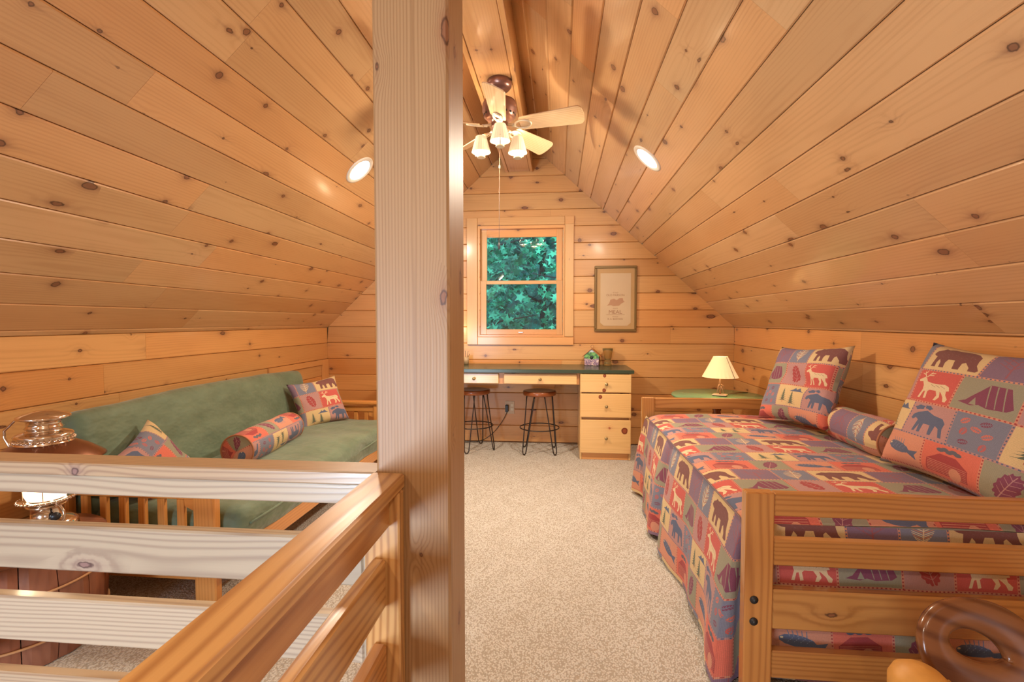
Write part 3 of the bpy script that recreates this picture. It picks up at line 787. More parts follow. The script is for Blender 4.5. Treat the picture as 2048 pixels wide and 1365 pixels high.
# ------------------------------------------------------------ things on the desk
bh = thing('birdhouse', (.333, 4.885, .814), 'small painted birdhouse with a round black hole on the desktop', 'birdhouse')
g = NG('painted_scene'); oc = g.n('ShaderNodeTexCoord').outputs['Object']
x, y, z = g.sep(oc); n1 = g.noise(oc, 55, 3); n2 = g.noise(oc, 90, 2)
top = g.mix(g.sstep(n1, .42, .58), (.04, .16, .03), (.22, .50, .10)); bot = g.mix(g.sstep(n2, .42, .58), (.55, .36, .40), (.16, .10, .22))
bot = g.mix(g.sstep(n1, .55, .65), bot, (.78, .62, .55))
cc = g.mix(g.sstep(g.ma('ADD', z, g.ma('MULTIPLY', n1, .03)), .078, .088), bot, top)
cc = g.mix(g.sstep(z, .128, .140), cc, (.62, .70, .74))
paint = g.out(cc, .4)
bhm = T(.333, 4.885, .814) @ RZ(-12)
front = [(-.068, .004), (.068, .004), (.072, .098), (0, .160), (-.072, .098)]
MB().prism(front, -.045, -.040, MX).build('painted_front', paint, bh, bhm)
MB().prism(front, -.039, .045, MX).build('house_body', plain('bh_brown', (.22, .09, .035), .5), bh, bhm)
MB().lathe([(.016, 0), (.016, .003), (0, .003)], 20, T(0, -.0455, .080) @ RX(90)).build('entry_hole', blk, bh, bhm)
for q in (-1, 1):
    L_ = .115; an = math.degrees(math.atan2(.062, .072))
    MB().box(0, L_, -.056, .050, 0, .006, .001, m=T(0, 0, .162) @ (RY(an) if q > 0 else RZ(180) @ RY(an) @ T(0, .006, 0))).build('roof_board', plain('bh_roof', (.45, .19, .06), .5), bh, bhm)
MB().box(-.074, .074, -.05, .05, 0, .004, .001).build('base_board', plain('bh_base', (.03, .03, .03), .5), bh, bhm)
MB().tube([(.014 * math.sin(a), 0, .186 - .014 * math.cos(a)) for a in [2 * math.pi * k / 20 for k in range(20)]], .002, 6, closed=True).build('hanging_loop', plain('bh_wire', (.4, .18, .08), .4, .7), bh, bhm)

amb = NG('amber_glass'); amb.b.inputs['Transmission Weight'].default_value = .85; amb.b.inputs['Roughness'].default_value = .06
amb.b.inputs['Base Color'].default_value = (.82, .62, .26, 1); amb.b.inputs['IOR'].default_value = 1.35
va = MB().lathe([(.0, .001), (.038, .001), (.042, .006), (.036, .014), (.034, .038), (.029, .048), (.029, .056), (.036, .09), (.046, .135), (.053, .168), (.050, .168), (.042, .13), (.030, .08), (.024, .056), (0, .052)], 28, None, cap=False)
va.build('glass_vase', amb.m, None, T(.484, 4.885, .8145), label='flared amber glass vase beside the birdhouse', cat='vase')

# desk lamp whose head hides behind the post
dl = thing('desk_lamp', (-.98, 4.86, .814), 'small desk lamp behind the post lighting the wall beside the window', 'lamp')
MB().lathe([(.06, 0), (.06, .012), (.012, .02), (.008, .03)], 24, T(-1.03, 4.86, .814)).build('base', IR, dl)
MB().tube([(-1.03, 4.86, .83), (-1.02, 4.87, .93), (-1.01, 4.87, 1.03), (-1.04, 4.84, 1.10), (-1.09, 4.81, 1.12)], .006, 8).build('gooseneck', IR, dl)
MB().lathe([(.02, 0), (.055, -.05), (.052, -.05), (.017, -.003)], 24, T(-1.10, 4.80, 1.125) @ RY(-20), cap=False).build('lamp_shade', IR, dl)
point('desk_lamp_light', (-1.02, 4.80, 1.16), 2.2, (1.0, .72, .42), .03)
# clips of dried stems in a small pot, just showing past the post
sp = thing('pencil_cup', (-.885, 4.86, .814), 'little cup with dark sticks just right of the post on the desktop', 'cup')
MB().lathe([(.0, .001), (.026, .001), (.030, .075), (.027, .075), (.024, .004)], 20, T(-.925, 4.86, .8145), cap=False).build('cup', plain('cup_tan', (.5, .35, .2), .4), sp)
for i, (a, b) in enumerate(((.02, .135), (.035, .11), (-.01, .14))):
    MB().tube([(-.925, 4.86, .82), (-.925 + a, 4.86, .814 + b)], .0022, 6).build('stick', blk, sp)

# ------------------------------------------------------------ framed grain sack
cg = NG('picture_glass'); nt = cg.t
t1 = cg.n('ShaderNodeBsdfTransparent'); t2 = cg.n('ShaderNodeBsdfGlossy'); t2.inputs['Roughness'].default_value = .05
t3 = cg.n('ShaderNodeMixShader'); t3.inputs[0].default_value = .04
nt.links.new(t1.outputs[0], t3.inputs[1]); nt.links.new(t2.outputs[0], t3.inputs[2]); nt.links.new(t3.outputs[0], nt.nodes['Material Output'].inputs[0]); M['clear'] = cg.m
pf = thing('framed_print', (.565, YW, 1.475), 'framed old flour sack print hanging right of the window', 'picture')
FW = plain('aged_gilt', (.20, .115, .030), .4, .2)
x0, x1, z0, z1 = .357, .772, 1.148, 1.800
yb = YW - .004
for (a, b, c_, d_) in ((x0, x1, z1 - .024, z1), (x0, x1, z0, z0 + .024), (x0, x0 + .022, z0 + .0245, z1 - .0245), (x1 - .022, x1, z0 + .0245, z1 - .0245)):
    bx('frame_rail', a, b, yb - .024, yb, c_, d_, FW, pf, bev=.004)
MB().box(x0 + .018, x1 - .018, yb - .010, yb - .006, z0 + .02, z1 - .02).build('mat_board', plain('mat_tan', (.56, .33, .13), .8), pf)
sack = [(.415, 1.235), (.45, 1.205), (.68, 1.205), (.715, 1.235), (.715, 1.728), (.415, 1.728)]
MB().prism([(a, b) for a, b in sack], yb - .013, yb - .0105, MX).build('cloth_sack', plain('sack_cream', (.66, .48, .29), .9), pf)
inkm = plain('faded_ink', (.36, .17, .09), .9)
def text(s_, x_, y_, z_, size, parent, mat=inkm, xs=1.0):
    cu = bpy.data.curves.new('lettering', 'FONT'); cu.body = s_; cu.size = size; cu.align_x = 'CENTER'; cu.extrude = .0003
    to = bpy.data.objects.new('tmp', cu); COL.objects.link(to)
    bpy.context.view_layer.update()
    me = bpy.data.meshes.new_from_object(to.evaluated_get(bpy.context.evaluated_depsgraph_get()))
    bpy.data.objects.remove(to)
    me.materials.clear(); me.materials.append(mat)
    return link('lettering', me, parent, T(x_, y_, z_) @ RX(90) @ Matrix.Diagonal((xs, 1, 1, 1)))
ty = yb - .0136
text('YE OLD', .563, ty, 1.530, .016, pf); text('OLD PARSON', .563, ty, 1.500, .029, pf, xs=1.0)
text('WHITE', .563, ty, 1.372, .016, pf); text('MEAL', .563, ty, 1.325, .052, pf, xs=1.05)
text('MADE BY', .563, ty, 1.290, .014, pf); text('R. E. BOSTIAN', .563, ty, 1.265, .024, pf)
MB().box(.475, .655, ty - .0004, ty + .0004, 1.314, 1.317).build('ruled_line', inkm, pf)
MB().prism([(.478, 1.405), (.50, 1.425), (.515, 1.465), (.55, 1.475), (.575, 1.46), (.60, 1.478), (.635, 1.48), (.64, 1.455), (.655, 1.445), (.62, 1.425), (.60, 1.405), (.545, 1.40), (.52, 1.41)], ty - .0004, ty + .0004, MX).build('sack_emblem', plain('pale_ink', (.50, .27, .15), .9), pf)
MB().box(x0 + .02, x1 - .02, yb - .019, yb - .0175, z0 + .022, z1 - .022).build('glass_pane', M['clear'], pf)
# ------------------------------------------------------------ recessed ceiling lights
def emis(name, col, s_):
    g = NG(name); g.b.inputs['Base Color'].default_value = (*col, 1); g.b.inputs['Emission Color'].default_value = (*col, 1); g.b.inputs['Emission Strength'].default_value = s_
    return g.m
LED = emis('light_lens', (1.0, .96, .90), 9.0)
TRIMW = plain('trim_cream', (.80, .72, .60), .5)
def recessed(X, label, Y=3.155, pw=38):
    sl = (AZ - ZR) / (XR - AX) if X > AX else (AZ - ZL) / (AX - XL)
    Z = ZR + (XR - X) * sl if X > AX else ZL + (X - XL) * sl
    n = Vector((-sl, 0, -1) if X > AX else (sl, 0, -1)).normalized()
    xx = Vector((0, 1, 0)); yy = n.cross(xx).normalized()
    mw = frame((X, Y, Z), xx, yy, n)
    th = thing('recessed_light', (X, Y, Z), label, 'ceiling light', 'round recessed lights in the sloped ceiling')
    MB().lathe([(.108, -.002), (.108, .003), (.100, .006), (.080, .004), (.080, -.002)], 40, None, cap=False).build('trim_ring', TRIMW, th, mw)
    MB().lathe([(.081, .001), (.078, .003), (0, .004)], 40, None).build('light_lens', LED, th, mw)
    l = bpy.data.lights.new('recessed_lamp', 'AREA'); l.shape = 'DISK'; l.size = .15; l.energy = pw; l.color = (1, .86, .68)
    lo = bpy.data.objects.new('recessed_lamp', l); COL.objects.link(lo); lo.location = Vector((X, Y, Z)) + n * .012
    lo.rotation_euler = n.to_track_quat('-Z', 'Y').to_euler()
recessed(.545, 'round recessed light glowing in the right ceiling slope')
recessed(-1.305, 'round recessed light glowing in the left ceiling slope beside the post')
recessed(.545, 'added unseen recessed light in the right ceiling slope above the viewer', -1.0, 22)  # extra fixture out of view, added to brighten the near end
recessed(-1.305, 'added unseen recessed light in the left ceiling slope above the stair opening', -1.0, 22)  # its twin on the left, likewise an unseen fill light

# ------------------------------------------------------------ ceiling fan
FX, FY = -.372, 3.10
BZ = plain('rose_bronze', (.30, .155, .115), .32, .75)
fan = thing('ceiling_fan', (FX, FY, 2.75), 'oak bladed ceiling fan with three shaded lights under the ridge beam', 'fan')
fm = T(FX, FY, 0)
MB().lathe([(.078, 2.748), (.076, 2.715), (.060, 2.695), (.020, 2.690), (.014, 2.66), (.014, 2.63)], 32, fm).build('canopy', BZ, fan)
MB().lathe([(.014, 2.640), (.05, 2.636), (.098, 2.622), (.108, 2.600), (.108, 2.560), (.098, 2.545), (.098, 2.528), (.080, 2.512), (.055, 2.500), (.050, 2.44), (.046, 2.41), (.03, 2.395), (0, 2.392)], 40, fm).build('motor_housing', BZ, fan)
mbv = MB()
for k in range(18):
    mbv.box(.088, .1005, -.006, .006, 2.529, 2.541, 0, m=fm @ RZ(20 * k))
mbv.build('motor_vents', plain('vent_dark', (.03, .02, .02), .5), fan)
LGT = plain('antique_ivory', (.62, .50, .34), .35, .3)
for k, a in enumerate((-87, -15, 57, 129, 201)):
    rot = fm @ RZ(a)
    o = []
    ow, iw = .068, .050
    pts = [(.145, -iw), (.50, -ow), (.515, -ow + .004), (.528, -ow + .02), (.535, 0), (.528, ow - .02), (.515, ow - .004), (.50, ow), (.145, iw), (.135, iw - .012), (.135, -iw + .012)]
    mw = rot @ T(.0, 0, 2.468) @ RX(-24)
    bl = MB().prism(pts, 0, .006).build('blade', M['blade'], fan, mw)
    loop = [(.155 + .052 * math.cos(t) , .030 * math.sin(t), -.006) for t in [2 * math.pi * i / 24 for i in range(24)]]
    MB().tube(loop, .006, 8, closed=True).box(.08, .11, -.012, .012, -.010, .0).build('blade_iron', LGT, bl, mw)
    MB().tube([(.055, 0, 2.475), (.09, 0, 2.466), (.11, 0, 2.462)], .009, 8).build('arm', LGT, bl, rot)
# light kit
g = NG('pleated_shade'); oc = g.n('ShaderNodeTexCoord').outputs['Object']
g.b.inputs['Base Color'].default_value = (.55, .42, .26, 1)
g.b.inputs['Emission Color'].default_value = (1.0, .78, .46, 1); g.b.inputs['Emission Strength'].default_value = .55
g.b.inputs['Roughness'].default_value = .8; SHD = g.m
BULB = emis('bulb_glow', (1.0, .88, .66), 14.0)
for k, a in enumerate((-82, 38, 158)):
    ca, sa = math.cos(R_(a)), math.sin(R_(a)); cx, cy = FX + .135 * ca, FY + .135 * sa
    def P(r, z): return (FX + r * ca, FY + r * sa, z)
    arm = MB().tube([P(.04, 2.425), P(.075, 2.44), P(.115, 2.43), P(.148, 2.39) if False else P(.155, 2.40), P(.185, 2.35), P(.175, 2.315), P(.135, 2.305)], .005, 8).build('light_arm', LGT, fan)
    MB().lathe([(.026, 2.296), (.027, 2.304), (.018, 2.312), (.008, 2.320), (.008, 2.345), (.0, 2.35)], 20, T(cx, cy, 0)).build('candle_cup', LGT, arm)
    n = 48; prof = []
    def fs(u, v):
        t = 2 * math.pi * u; r = (.060 - .027 * v) * (1 + .02 * math.cos(24 * t))
        return Vector((cx + r * math.cos(t), cy + r * math.sin(t), 2.330 + .100 * v))
    MB().grid(fs, 96, 4).build('lamp_shade', SHD, arm)
    MB().lathe([(0, 2.342), (.013, 2.352), (.015, 2.375), (.006, 2.40), (0, 2.405)], 16, T(cx, cy, 0)).build('bulb', BULB, arm)
    point('fan_lamp', (cx, cy, 2.372), 11, (1.0, .76, .48), .05)
MB().tube([(FX + .0, FY, 2.395), (FX - .002, FY, 2.1), (FX - .004, FY, 1.75)], .0016, 6).build('pull_chain', plain('chain', (.34, .24, .18), .5, .3), fan)
MB().lathe([(0, 2.205), (.005, 2.212), (.006, 2.225), (0, 2.238)], 12, T(FX - .001, FY, 0)).build('chain_ball', LGT, fan)
MB().lathe([(0, 1.700), (.006, 1.708), (.005, 1.745), (0, 1.752)], 12, T(FX - .004, FY, 0)).build('pull_knob', plain('pull_dark', (.05, .04, .04), .4), fan)

# ------------------------------------------------------------ round side table and lamp
tg = NG('painted_green'); tg.b.inputs['Roughness'].default_value = .18
oc = tg.n('ShaderNodeTexCoord').outputs['Object']
tg.out(tg.mix(tg.noise(oc, 6, 3), (.16, .34, .17), (.24, .45, .23)), .22)
tb = thing('round_table', (1.315, 4.20, 0), 'round green topped table behind the far end of the daybed', 'table')
MB().lathe([(.0, .610), (.33, .610), (.352, .616), (.362, .626), (.362, .634), (.355, .640), (0, .640)], 64, T(1.315, 4.20, 0)).build('tabletop', tg.m, tb)
MB().lathe([(.045, .608), (.045, .55), (.03, .5), (.05, .40), (.035, .30), (.055, .2), (.05, .14)], 24, T(1.315, 4.20, 0)).build('pedestal', M['seat'], tb)
for k in range(3):
    a = R_(90 + 120 * k)
    MB().tube([(1.315 + r * math.cos(a), 4.20 + r * math.sin(a), z_) for r, z_ in ((.03, .18), (.12, .15), (.22, .06), (.28, .022))], [.022, .022, .02, .018], 8).build('leg', M['seat'], tb)
LX, LY = 1.315, 4.125
tl = thing('table_lamp', (LX, LY, .64), 'small lamp with speckled paper shade on the round green table', 'lamp')
sh = NG('paper_shade'); oc = sh.n('ShaderNodeTexCoord').outputs['Object']
spk = sh.sstep(sh.noise(oc, 38, 4, .7), .60, .72)
cs = sh.mix(sh.ma('MULTIPLY', spk, .45), (.90, .66, .33), (.42, .24, .10))
sh.put(sh.b.inputs['Base Color'], cs); sh.put(sh.b.inputs['Emission Color'], cs); sh.b.inputs['Emission Strength'].default_value = .60
sh.b.inputs['Roughness'].default_value = .9
def fsh(u, v):
    t = 2 * math.pi * u; r = .138 - .083 * v + (.0025 * math.sin(26 * t) * (1 - v) ** 4)
    return Vector((LX + r * math.cos(t), LY + r * math.sin(t), .795 + .168 * v))
MB().grid(fsh, 104, 6).build('lamp_shade', sh.m, tl)
MB().tube([(LX + .139 * math.cos(R_(-58)), LY + .139 * math.sin(R_(-58)), .797), (LX + .056 * math.cos(R_(-58)), LY + .056 * math.sin(R_(-58)), .962)], .002, 6).build('shade_lacing', plain('lacing', (.20, .12, .06), .8), tl)
MB().box(-.055, .055, -.04, .04, 0, .010, .003, m=T(LX, LY, .645) @ RZ(-28)).build('base', plain('lamp_slate', (.62, .45, .33), .5), tl)
for q in ((-.045, -.03), (.045, -.03), (.045, .03), (-.045, .03)):
    MB().lathe([(.006, 0), (.006, .006)], 10, T(LX, LY, .6395) @ RZ(-28) @ T(q[0], q[1], 0)).build('foot', blk, tl)
AN = plain('driftwood', (.48, .27, .17), .5)
MB().tube([(LX, LY, .655), (LX + .006, LY, .70), (LX - .004, LY, .74), (LX + .003, LY, .80)], [.007, .008, .007, .008], 8).build('stem', AN, tl)
for (dx, dz, ex, ez) in ((-.003, .71, -.028, .665), (.003, .735, .032, .70), (-.003, .74, -.022, .69), (.003, .72, .024, .668)):
    MB().tube([(LX + dx, LY, dz), (LX + ex * .7, LY - .008, (dz + ez) / 2 + .006), (LX + ex, LY - .012, ez)], [.006, .005, .003], 8).build('twig', AN, tl)
MB().tube([(LX + .05, LY, .652), (LX + .14, LY + .12, .645), (LX + .24, LY + .20, .644), (LX + .30, LY + .22, .64)], .003, 6).build('cord', plain('cord_brown', (.2, .1, .05), .5), tl)
MB().lathe([(0, .84), (.02, .86), (.025, .88), (.012, .91), (.012, .92)], 14, T(LX, LY, 0)).build('bulb', BULB, tl)
point('table_lamp_light', (LX, LY, .885), 3.2, (1.0, .70, .38), .025)
# ------------------------------------------------------------ daybed
db = thing('daybed', (1.15, 2.6, 0), 'brown wooden daybed with slatted ends along the right wall', 'bed')
def bed_end(Y0, Y1, sgn):
    # posts and rails; the rails sit in the plane of the posts
    for (a, b) in ((.597, .685), (1.60, 1.688)):
        p = bx('bed_post', a, b, Y0, Y1, 0, .706, M['bed'], db, bev=.004)
        if a < 1 and sgn < 0:
            for zz in (.359, .288):
                MB().lathe([(.013, 0), (.013, .0025), (.0075, .003), (.0070, .009), (0, .010)], 14, T(.626, Y0, zz) @ RX(90)).build('bolt', blk, p)
    for (z0, z1) in ((.630, .704), (.470, .555), (.262, .392), (.100, .190)):
        bx('end_slat', .686, 1.599, Y0 + .005, Y1 - .002, z0, z1, M['bed'], db, bev=.004)
bed_end(1.600, 1.642, -1)
bed_end(3.550, 3.590, 1)
bx('side_rail', .640, .662, 1.643, 3.549, .26, .38, M['bed'], db)
bx('side_rail', 1.65, 1.672, 1.643, 3.549, .26, .38, M['bed'], db)
mt = MB().box(.665, 1.645, 1.685, 3.53, .40, .588, .02).build('mattress', plain('mattress_ticking', (.6, .58, .52), .9), None, label='mattress under the tapestry coverlet on the daybed', cat='mattress')
for k in range(8):
    bx('bed_slat', .663, 1.649, 1.75 + k * .235, 1.82 + k * .235, .381, .399, M['bed'], db)

# coverlet: top with rounded edge, side drape to the carpet, foot drape
XA, XB, YA, YE = .625, 1.690, 1.680, 3.545
ZT = .600
cv = MB()
def top(u, v):
    X = XA + (XB - XA) * u; Y = YA + (YE - YA) * v
    e = min((X - XA), .09) / .09; e2 = min(Y - YA, .06) / .06; e3 = min(YE - Y, .10) / .10
    z = ZT - .022 * (1 - e) ** 2 - .03 * (1 - e2) ** 2 - .03 * (1 - e3) ** 2 + .012 * math.sin(math.pi * u) + .003 * math.sin(7 * X + 3 * Y) * math.sin(5 * Y)
    return Vector((X, Y, z))
cv.grid(top, 40, 60, lambda u, v: uvm((XB - XA) * u + .12, (YE - YA) * v + .05))
rnf = random.Random(2)
def drape_path(s):
    """s in metres from the far end; returns top point, hem point"""
    L1 = YE - YA + .05
    if s < L1:
        Y = YE + .05 - s
        hx_ = .553 + .030 * math.sin((Y - 1.9) * 5.0) * .8
        hx_ += .075 * math.exp(-((Y - 2.76) / .05) ** 2)        # inverted pleat
        hx_ -= .020 * math.exp(-((Y - 2.62) / .07) ** 2)
        hx_ -= .03 * math.exp(-((Y - 3.6) / .10) ** 2)
        hx_ += .01 * math.sin(Y * 17)
        return (XA, max(min(Y, YE), YA)), (hx_, Y - .0 if Y > 1.9 else Y)
    q = (s - L1)
    if q < .16:
        t = q / .16; a = t * math.pi / 2
        return (XA + .0 + .02 * t, YA - .002 * t), (.575 + .14 * t - .0 , 1.675 + .055 * math.sin(math.pi * t) + .0)
    X = XA + .02 + (q - .16)
    return (min(X, XB), YA - .004), (min(X + .045, XB), YA - .010 + .008 * math.sin(X * 20))
LT = (YE - YA + .05) + .16 + (XB - XA - .02)
NC = 150
def drape(u, v):
    s = u * LT; a, b = drape_path(s)
    k = 1 - v                      # v=1 top, v=0 hem
    e = k ** .85
    foot = s > (YE - YA + .05) + .10
    hem = .050 if foot else .022 + .012 * math.sin(s * 9)
    sag = 0.0
    X = a[0] + (b[0] - a[0]) * e; Y = a[1] + (b[1] - a[1]) * e
    z = (ZT - .022) * v + hem * k
    if not foot: X -= .012 * math.sin(math.pi * k) 
    if v > .999: z = (ZT - .022)
    return Vector((X, Y, z))
def druv(u, v):
    s = u * LT; L1 = (YE - YA + .05)
    uu = s if s < L1 else s
    return uvm(uu + .05, (ZT - .022) * v - (ZT - .022) + (0 if s < L1 + .05 else -.055))
cv.grid(drape, NC, 16, druv)
cvo = cv.build('coverlet', M['print'], None, None, label='red blue and cream lodge tapestry coverlet draped over the daybed', cat='bedspread')
welt = [top(.0, j / 40) + Vector((-.003, 0, .002)) for j in range(41)]
MB().tube(welt, .0035, 6).build('welt_seam', plain('welt', (.20, .13, .14), .8), cvo)

# pillows on the daybed
def lean(p, yaw, tilt, roll=0):
    # local: x right (in plane), y up (in plane), z = face normal
    # start: pillow upright facing -X (towards the room): x -> -Y, y -> Z, z -> -X
    b = Matrix(((0, 0, -1, 0), (-1, 0, 0, 0), (0, 1, 0, 0), (0, 0, 0, 1)))
    return T(*p) @ RZ(yaw) @ RY(tilt) @ b @ RZ(roll)
cushion('throw_pillow', .56, .50, .17, lean((1.455, 3.07, .868), 14, 22, 4), (.20, .06), 'square lodge print pillow leaning on the wall at the far end of the daybed', group=None, seed=3, dent=.035)
cushion('throw_pillow', .68, .57, .18, lean((1.562, 1.985, .880), 4, 21, -2), (-.05, -.01), 'square lodge print pillow at the near end of the daybed', us=.8, seed=5, dent=.0)
bolster((1.545, 2.84, .694), (1.535, 2.36, .694), .092, (.16, -.02), 'lodge print bolster lying between the two square pillows on the daybed', 4, roll=3.3)

# ------------------------------------------------------------ futon
ft = thing('futon_sofa', (-1.95, 3.05, 0), 'honey pine futon sofa with slatted arms along the left wall', 'sofa')
def arm(Y0, nb):
    f = M['futonwood']; th_ = .042
    bx('arm_top', -2.27, -1.46, Y0 - .016, Y0 + th_ + .016, .527, .553, f, ft, bev=.005)
    bx('arm_rail', -2.20, -1.60, Y0 + .005, Y0 + th_ - .005, .462, .510, f, ft)
    bx('arm_rail', -2.20, -1.60, Y0 + .005, Y0 + th_ - .005, .10, .17, f, ft)
    bx('leg', -1.602, -1.500, Y0 - .002, Y0 + th_, 0, .526, f, ft, bev=.006)
    bx('leg', -2.285, -2.205, Y0 - .002, Y0 + th_, 0, .526, f, ft, bev=.006)
    for k in range(nb):
        xx = -2.155 + k * .0935
        bx('spindle', xx, xx + .034, Y0 + .010, Y0 + th_ - .010, .171, .461, f, ft, bev=.003)
    MB().prism([(0, 0), (.045, .02), (.05, .10), (.0, .10)], -.011, .011, T(-1.603, Y0 + .021, .41) @ RZ(180) @ Matrix(((1, 0, 0, 0), (0, 0, 1, 0), (0, 1, 0, 0), (0, 0, 0, 1)))).build('bracket', f, ft)
arm(1.985, 6); arm(4.10, 6)
bx('front_rail', -1.440, -1.412, 2.03, 4.09, .165, .245, M['futonwood'], ft, bev=.004)
bx('seat_deck', -2.10, -1.441, 2.04, 4.09, .20, .225, M['futonwood'], ft)
bx('back_rail', -2.415, -2.385, 2.05, 4.09, .45, .52, M['futonwood'], ft)
bx('deck_support', -1.60, -1.45, 2.04, 2.08, .17, .2, M['futonwood'], ft)
MB().tube([(-1.9, 2.15, .02), (-1.75, 2.7, .10), (-1.6, 3.3, .02)], .008, 8).tube([(-1.6, 2.2, .02), (-1.75, 2.7, .10), (-1.95, 3.2, .02)], .008, 8).build('support_rod', IR, ft)

rn = random.Random(9)
from mathutils import noise as mnoise
def puff(x0, x1, y0, y1, z0, z1, mw, nx=30, ny=60, nz=6, r=.06, amp=.012):
    """soft box mattress"""
    mb = MB()
    cx, cy, cz = (x0 + x1) / 2, (y0 + y1) / 2, (z0 + z1) / 2; hx_, hy_, hz_ = (x1 - x0) / 2, (y1 - y0) / 2, (z1 - z0) / 2
    def sh(p):
        # rounded box mapping
        q = Vector((p[0], p[1], p[2])); c_ = Vector((max(min(q.x, hx_ - r), -hx_ + r), max(min(q.y, hy_ - r), -hy_ + r), max(min(q.z, hz_ - r), -hz_ + r)))
        d = q - c_
        if d.length > 1e-6: d = d.normalized() * r
        o = c_ + d
        crown = .025 * (1 - (o.x / hx_) ** 2) * (1 - (o.y / hy_) ** 2) * (1 if o.z > 0 else 0)
        n_ = mnoise.noise(Vector((o.x * 3 + 5, o.y * 3, o.z * 3))) * amp + mnoise.noise(Vector((o.x * 14, o.y * 5, o.z * 9))) * amp * .45
        nn = d.normalized() if d.length > 1e-6 else Vector((0, 0, 1))
        return mw @ (Vector((cx, cy, cz)) + o + nn * n_ + Vector((0, 0, crown)))
    def face(fn, nu, nv): mb.grid(lambda u, v: sh(fn(2 * u - 1, 2 * v - 1)), nu, nv)
    face(lambda a, b: (a * hx_, b * hy_, hz_), nx, ny); face(lambda a, b: (a * hx_, b * hy_, -hz_), nx, ny)
    face(lambda a, b: (hx_, b * hy_, a * hz_), nz, ny); face(lambda a, b: (-hx_, b * hy_, a * hz_), nz, ny)
    face(lambda a, b: (a * hx_, hy_, b * hz_), nx, nz); face(lambda a, b: (a * hx_, -hy_, b * hz_), nx, nz)
    return mb
fm_ = thing('futon_mattress', (-1.9, 3.05, .23), 'folded green futon mattress forming the seat and back of the sofa', 'mattress')
def weld(o):
    bm = bmesh.new(); bm.from_mesh(o.data); bmesh.ops.remove_doubles(bm, verts=bm.verts, dist=5e-4); bmesh.ops.recalc_face_normals(bm, faces=bm.faces); bm.to_mesh(o.data); bm.free()
weld(puff(-2.16, -1.395, 2.035, 4.085, .228, .408, Matrix()).build('seat_cushion', M['green'], fm_))
# back leaning on the knee wall
bk = T(-2.12, 3.06, .33) @ RY(-14.5)
weld(puff(-.13, .03, -1.02, 1.00, 0, .515, bk, 6, 60, 24, .055, .010).build('back_cushion', M['green'], fm_))
seam = [(-1.392, 2.08 + i * .1, .33) for i in range(20)]
MB().tube([(-1.396 + .003 * math.sin(i), y_, z_) for i, (_, y_, z_) in enumerate(seam)], .006, 6).build('zip_seam', M['green'], fm_)

def leanL(p, yaw, tilt, roll=0):
    b = Matrix(((0, 0, 1, 0), (1, 0, 0, 0), (0, 1, 0, 0), (0, 0, 0, 1)))
    return T(*p) @ RZ(yaw) @ RY(-tilt) @ b @ RZ(roll)
cushion('throw_pillow', .42, .40, .13, leanL((-1.955, 3.83, .585), -38, 26, 6), (.36, .15), 'small lodge print pillow propped at the far arm of the futon', seed=8)
cushion('throw_pillow', .42, .40, .13, leanL((-1.99, 2.25, .515), 12, 30, 18), (.10, .42), 'small lodge print pillow tipped at the near arm of the futon behind the railing', seed=12)
bolster((-1.83, 2.62, .505), (-1.90, 3.30, .505), .100, (.17, .02), 'lodge print bolster lying on the futon seat', 6, roll=1.4)
# ------------------------------------------------------------ keg side table
KX, KY = -2.055, 1.665
kg = thing('keg_table', (KX, KY, 0), 'brown wooden keg table with rope hoops behind the railing', 'table')
def kr(z): return .232 + .026 * math.sin(math.pi * min(z / .42, 1)) 
NS = 15
for k in range(NS):
    a0 = 2 * math.pi * k / NS + .12; a1 = a0 + 2 * math.pi / NS - .012
    vs = []; fs = []
    nz = 8; na = 4
    for j in range(nz + 1):
        z = .004 + .386 * j / nz; rr = kr(z)
        for i in range(na + 1):
            a = a0 + (a1 - a0) * i / na; e = -.004 if i in (0, na) else 0
            for dr in (0, -.018): vs.append((j, (rr + dr + (e if dr == 0 else 0)), a, z))
    P = []
    am = (a0 + a1) / 2; ox = KX + kr(0) * math.cos(am); oy = KY + kr(0) * math.sin(am)
    # local frame: X up (grain), Y tangential, Z radial
    xx = Vector((0, 0, 1)); zz = Vector((math.cos(am), math.sin(am), 0)); yy = zz.cross(xx)
    mw = frame((ox, oy, 0), xx, yy, zz); inv = mw.inverted()
    for (j, rr, a, z) in vs: P.append(inv @ Vector((KX + rr * math.cos(a), KY + rr * math.sin(a), z)))
    n2 = (na + 1) * 2
    for j in range(nz):
        for i in range(na):
            p = j * n2 + i * 2; q = p + n2
            fs.append((p, p + 2, q + 2, q)); fs.append((p + 1, q + 1, q + 3, p + 3))
        p = j * n2; q = p + n2; fs.append((p, q, q + 1, p + 1)); p += na * 2; q += na * 2; fs.append((p, p + 1, q + 1, q))
    for i in range(na):
        fs.append((i * 2, i * 2 + 1, i * 2 + 3, i * 2 + 2)); p = nz * n2 + i * 2; fs.append((p, p + 2, p + 3, p + 1))
    MB().add(P, fs).build('stave', M['barrel'], kg, mw)
RP = plain('rope_tan', (.52, .27, .12), .6)
for z in (.28, .105):
    MB().tube([(KX + (kr(z) + .004) * math.cos(t), KY + (kr(z) + .004) * math.sin(t), z + .004 * math.sin(2 * t)) for t in [2 * math.pi * i / 72 for i in range(72)]], .0045, 8, closed=True).build('hoop', RP, kg)
MB().lathe([(0, .392), (.245, .392), (.256, .398), (.256, .410), (.248, .416), (0, .416)], 64, T(KX, KY, 0)).build('tabletop', M['barrel'], kg)

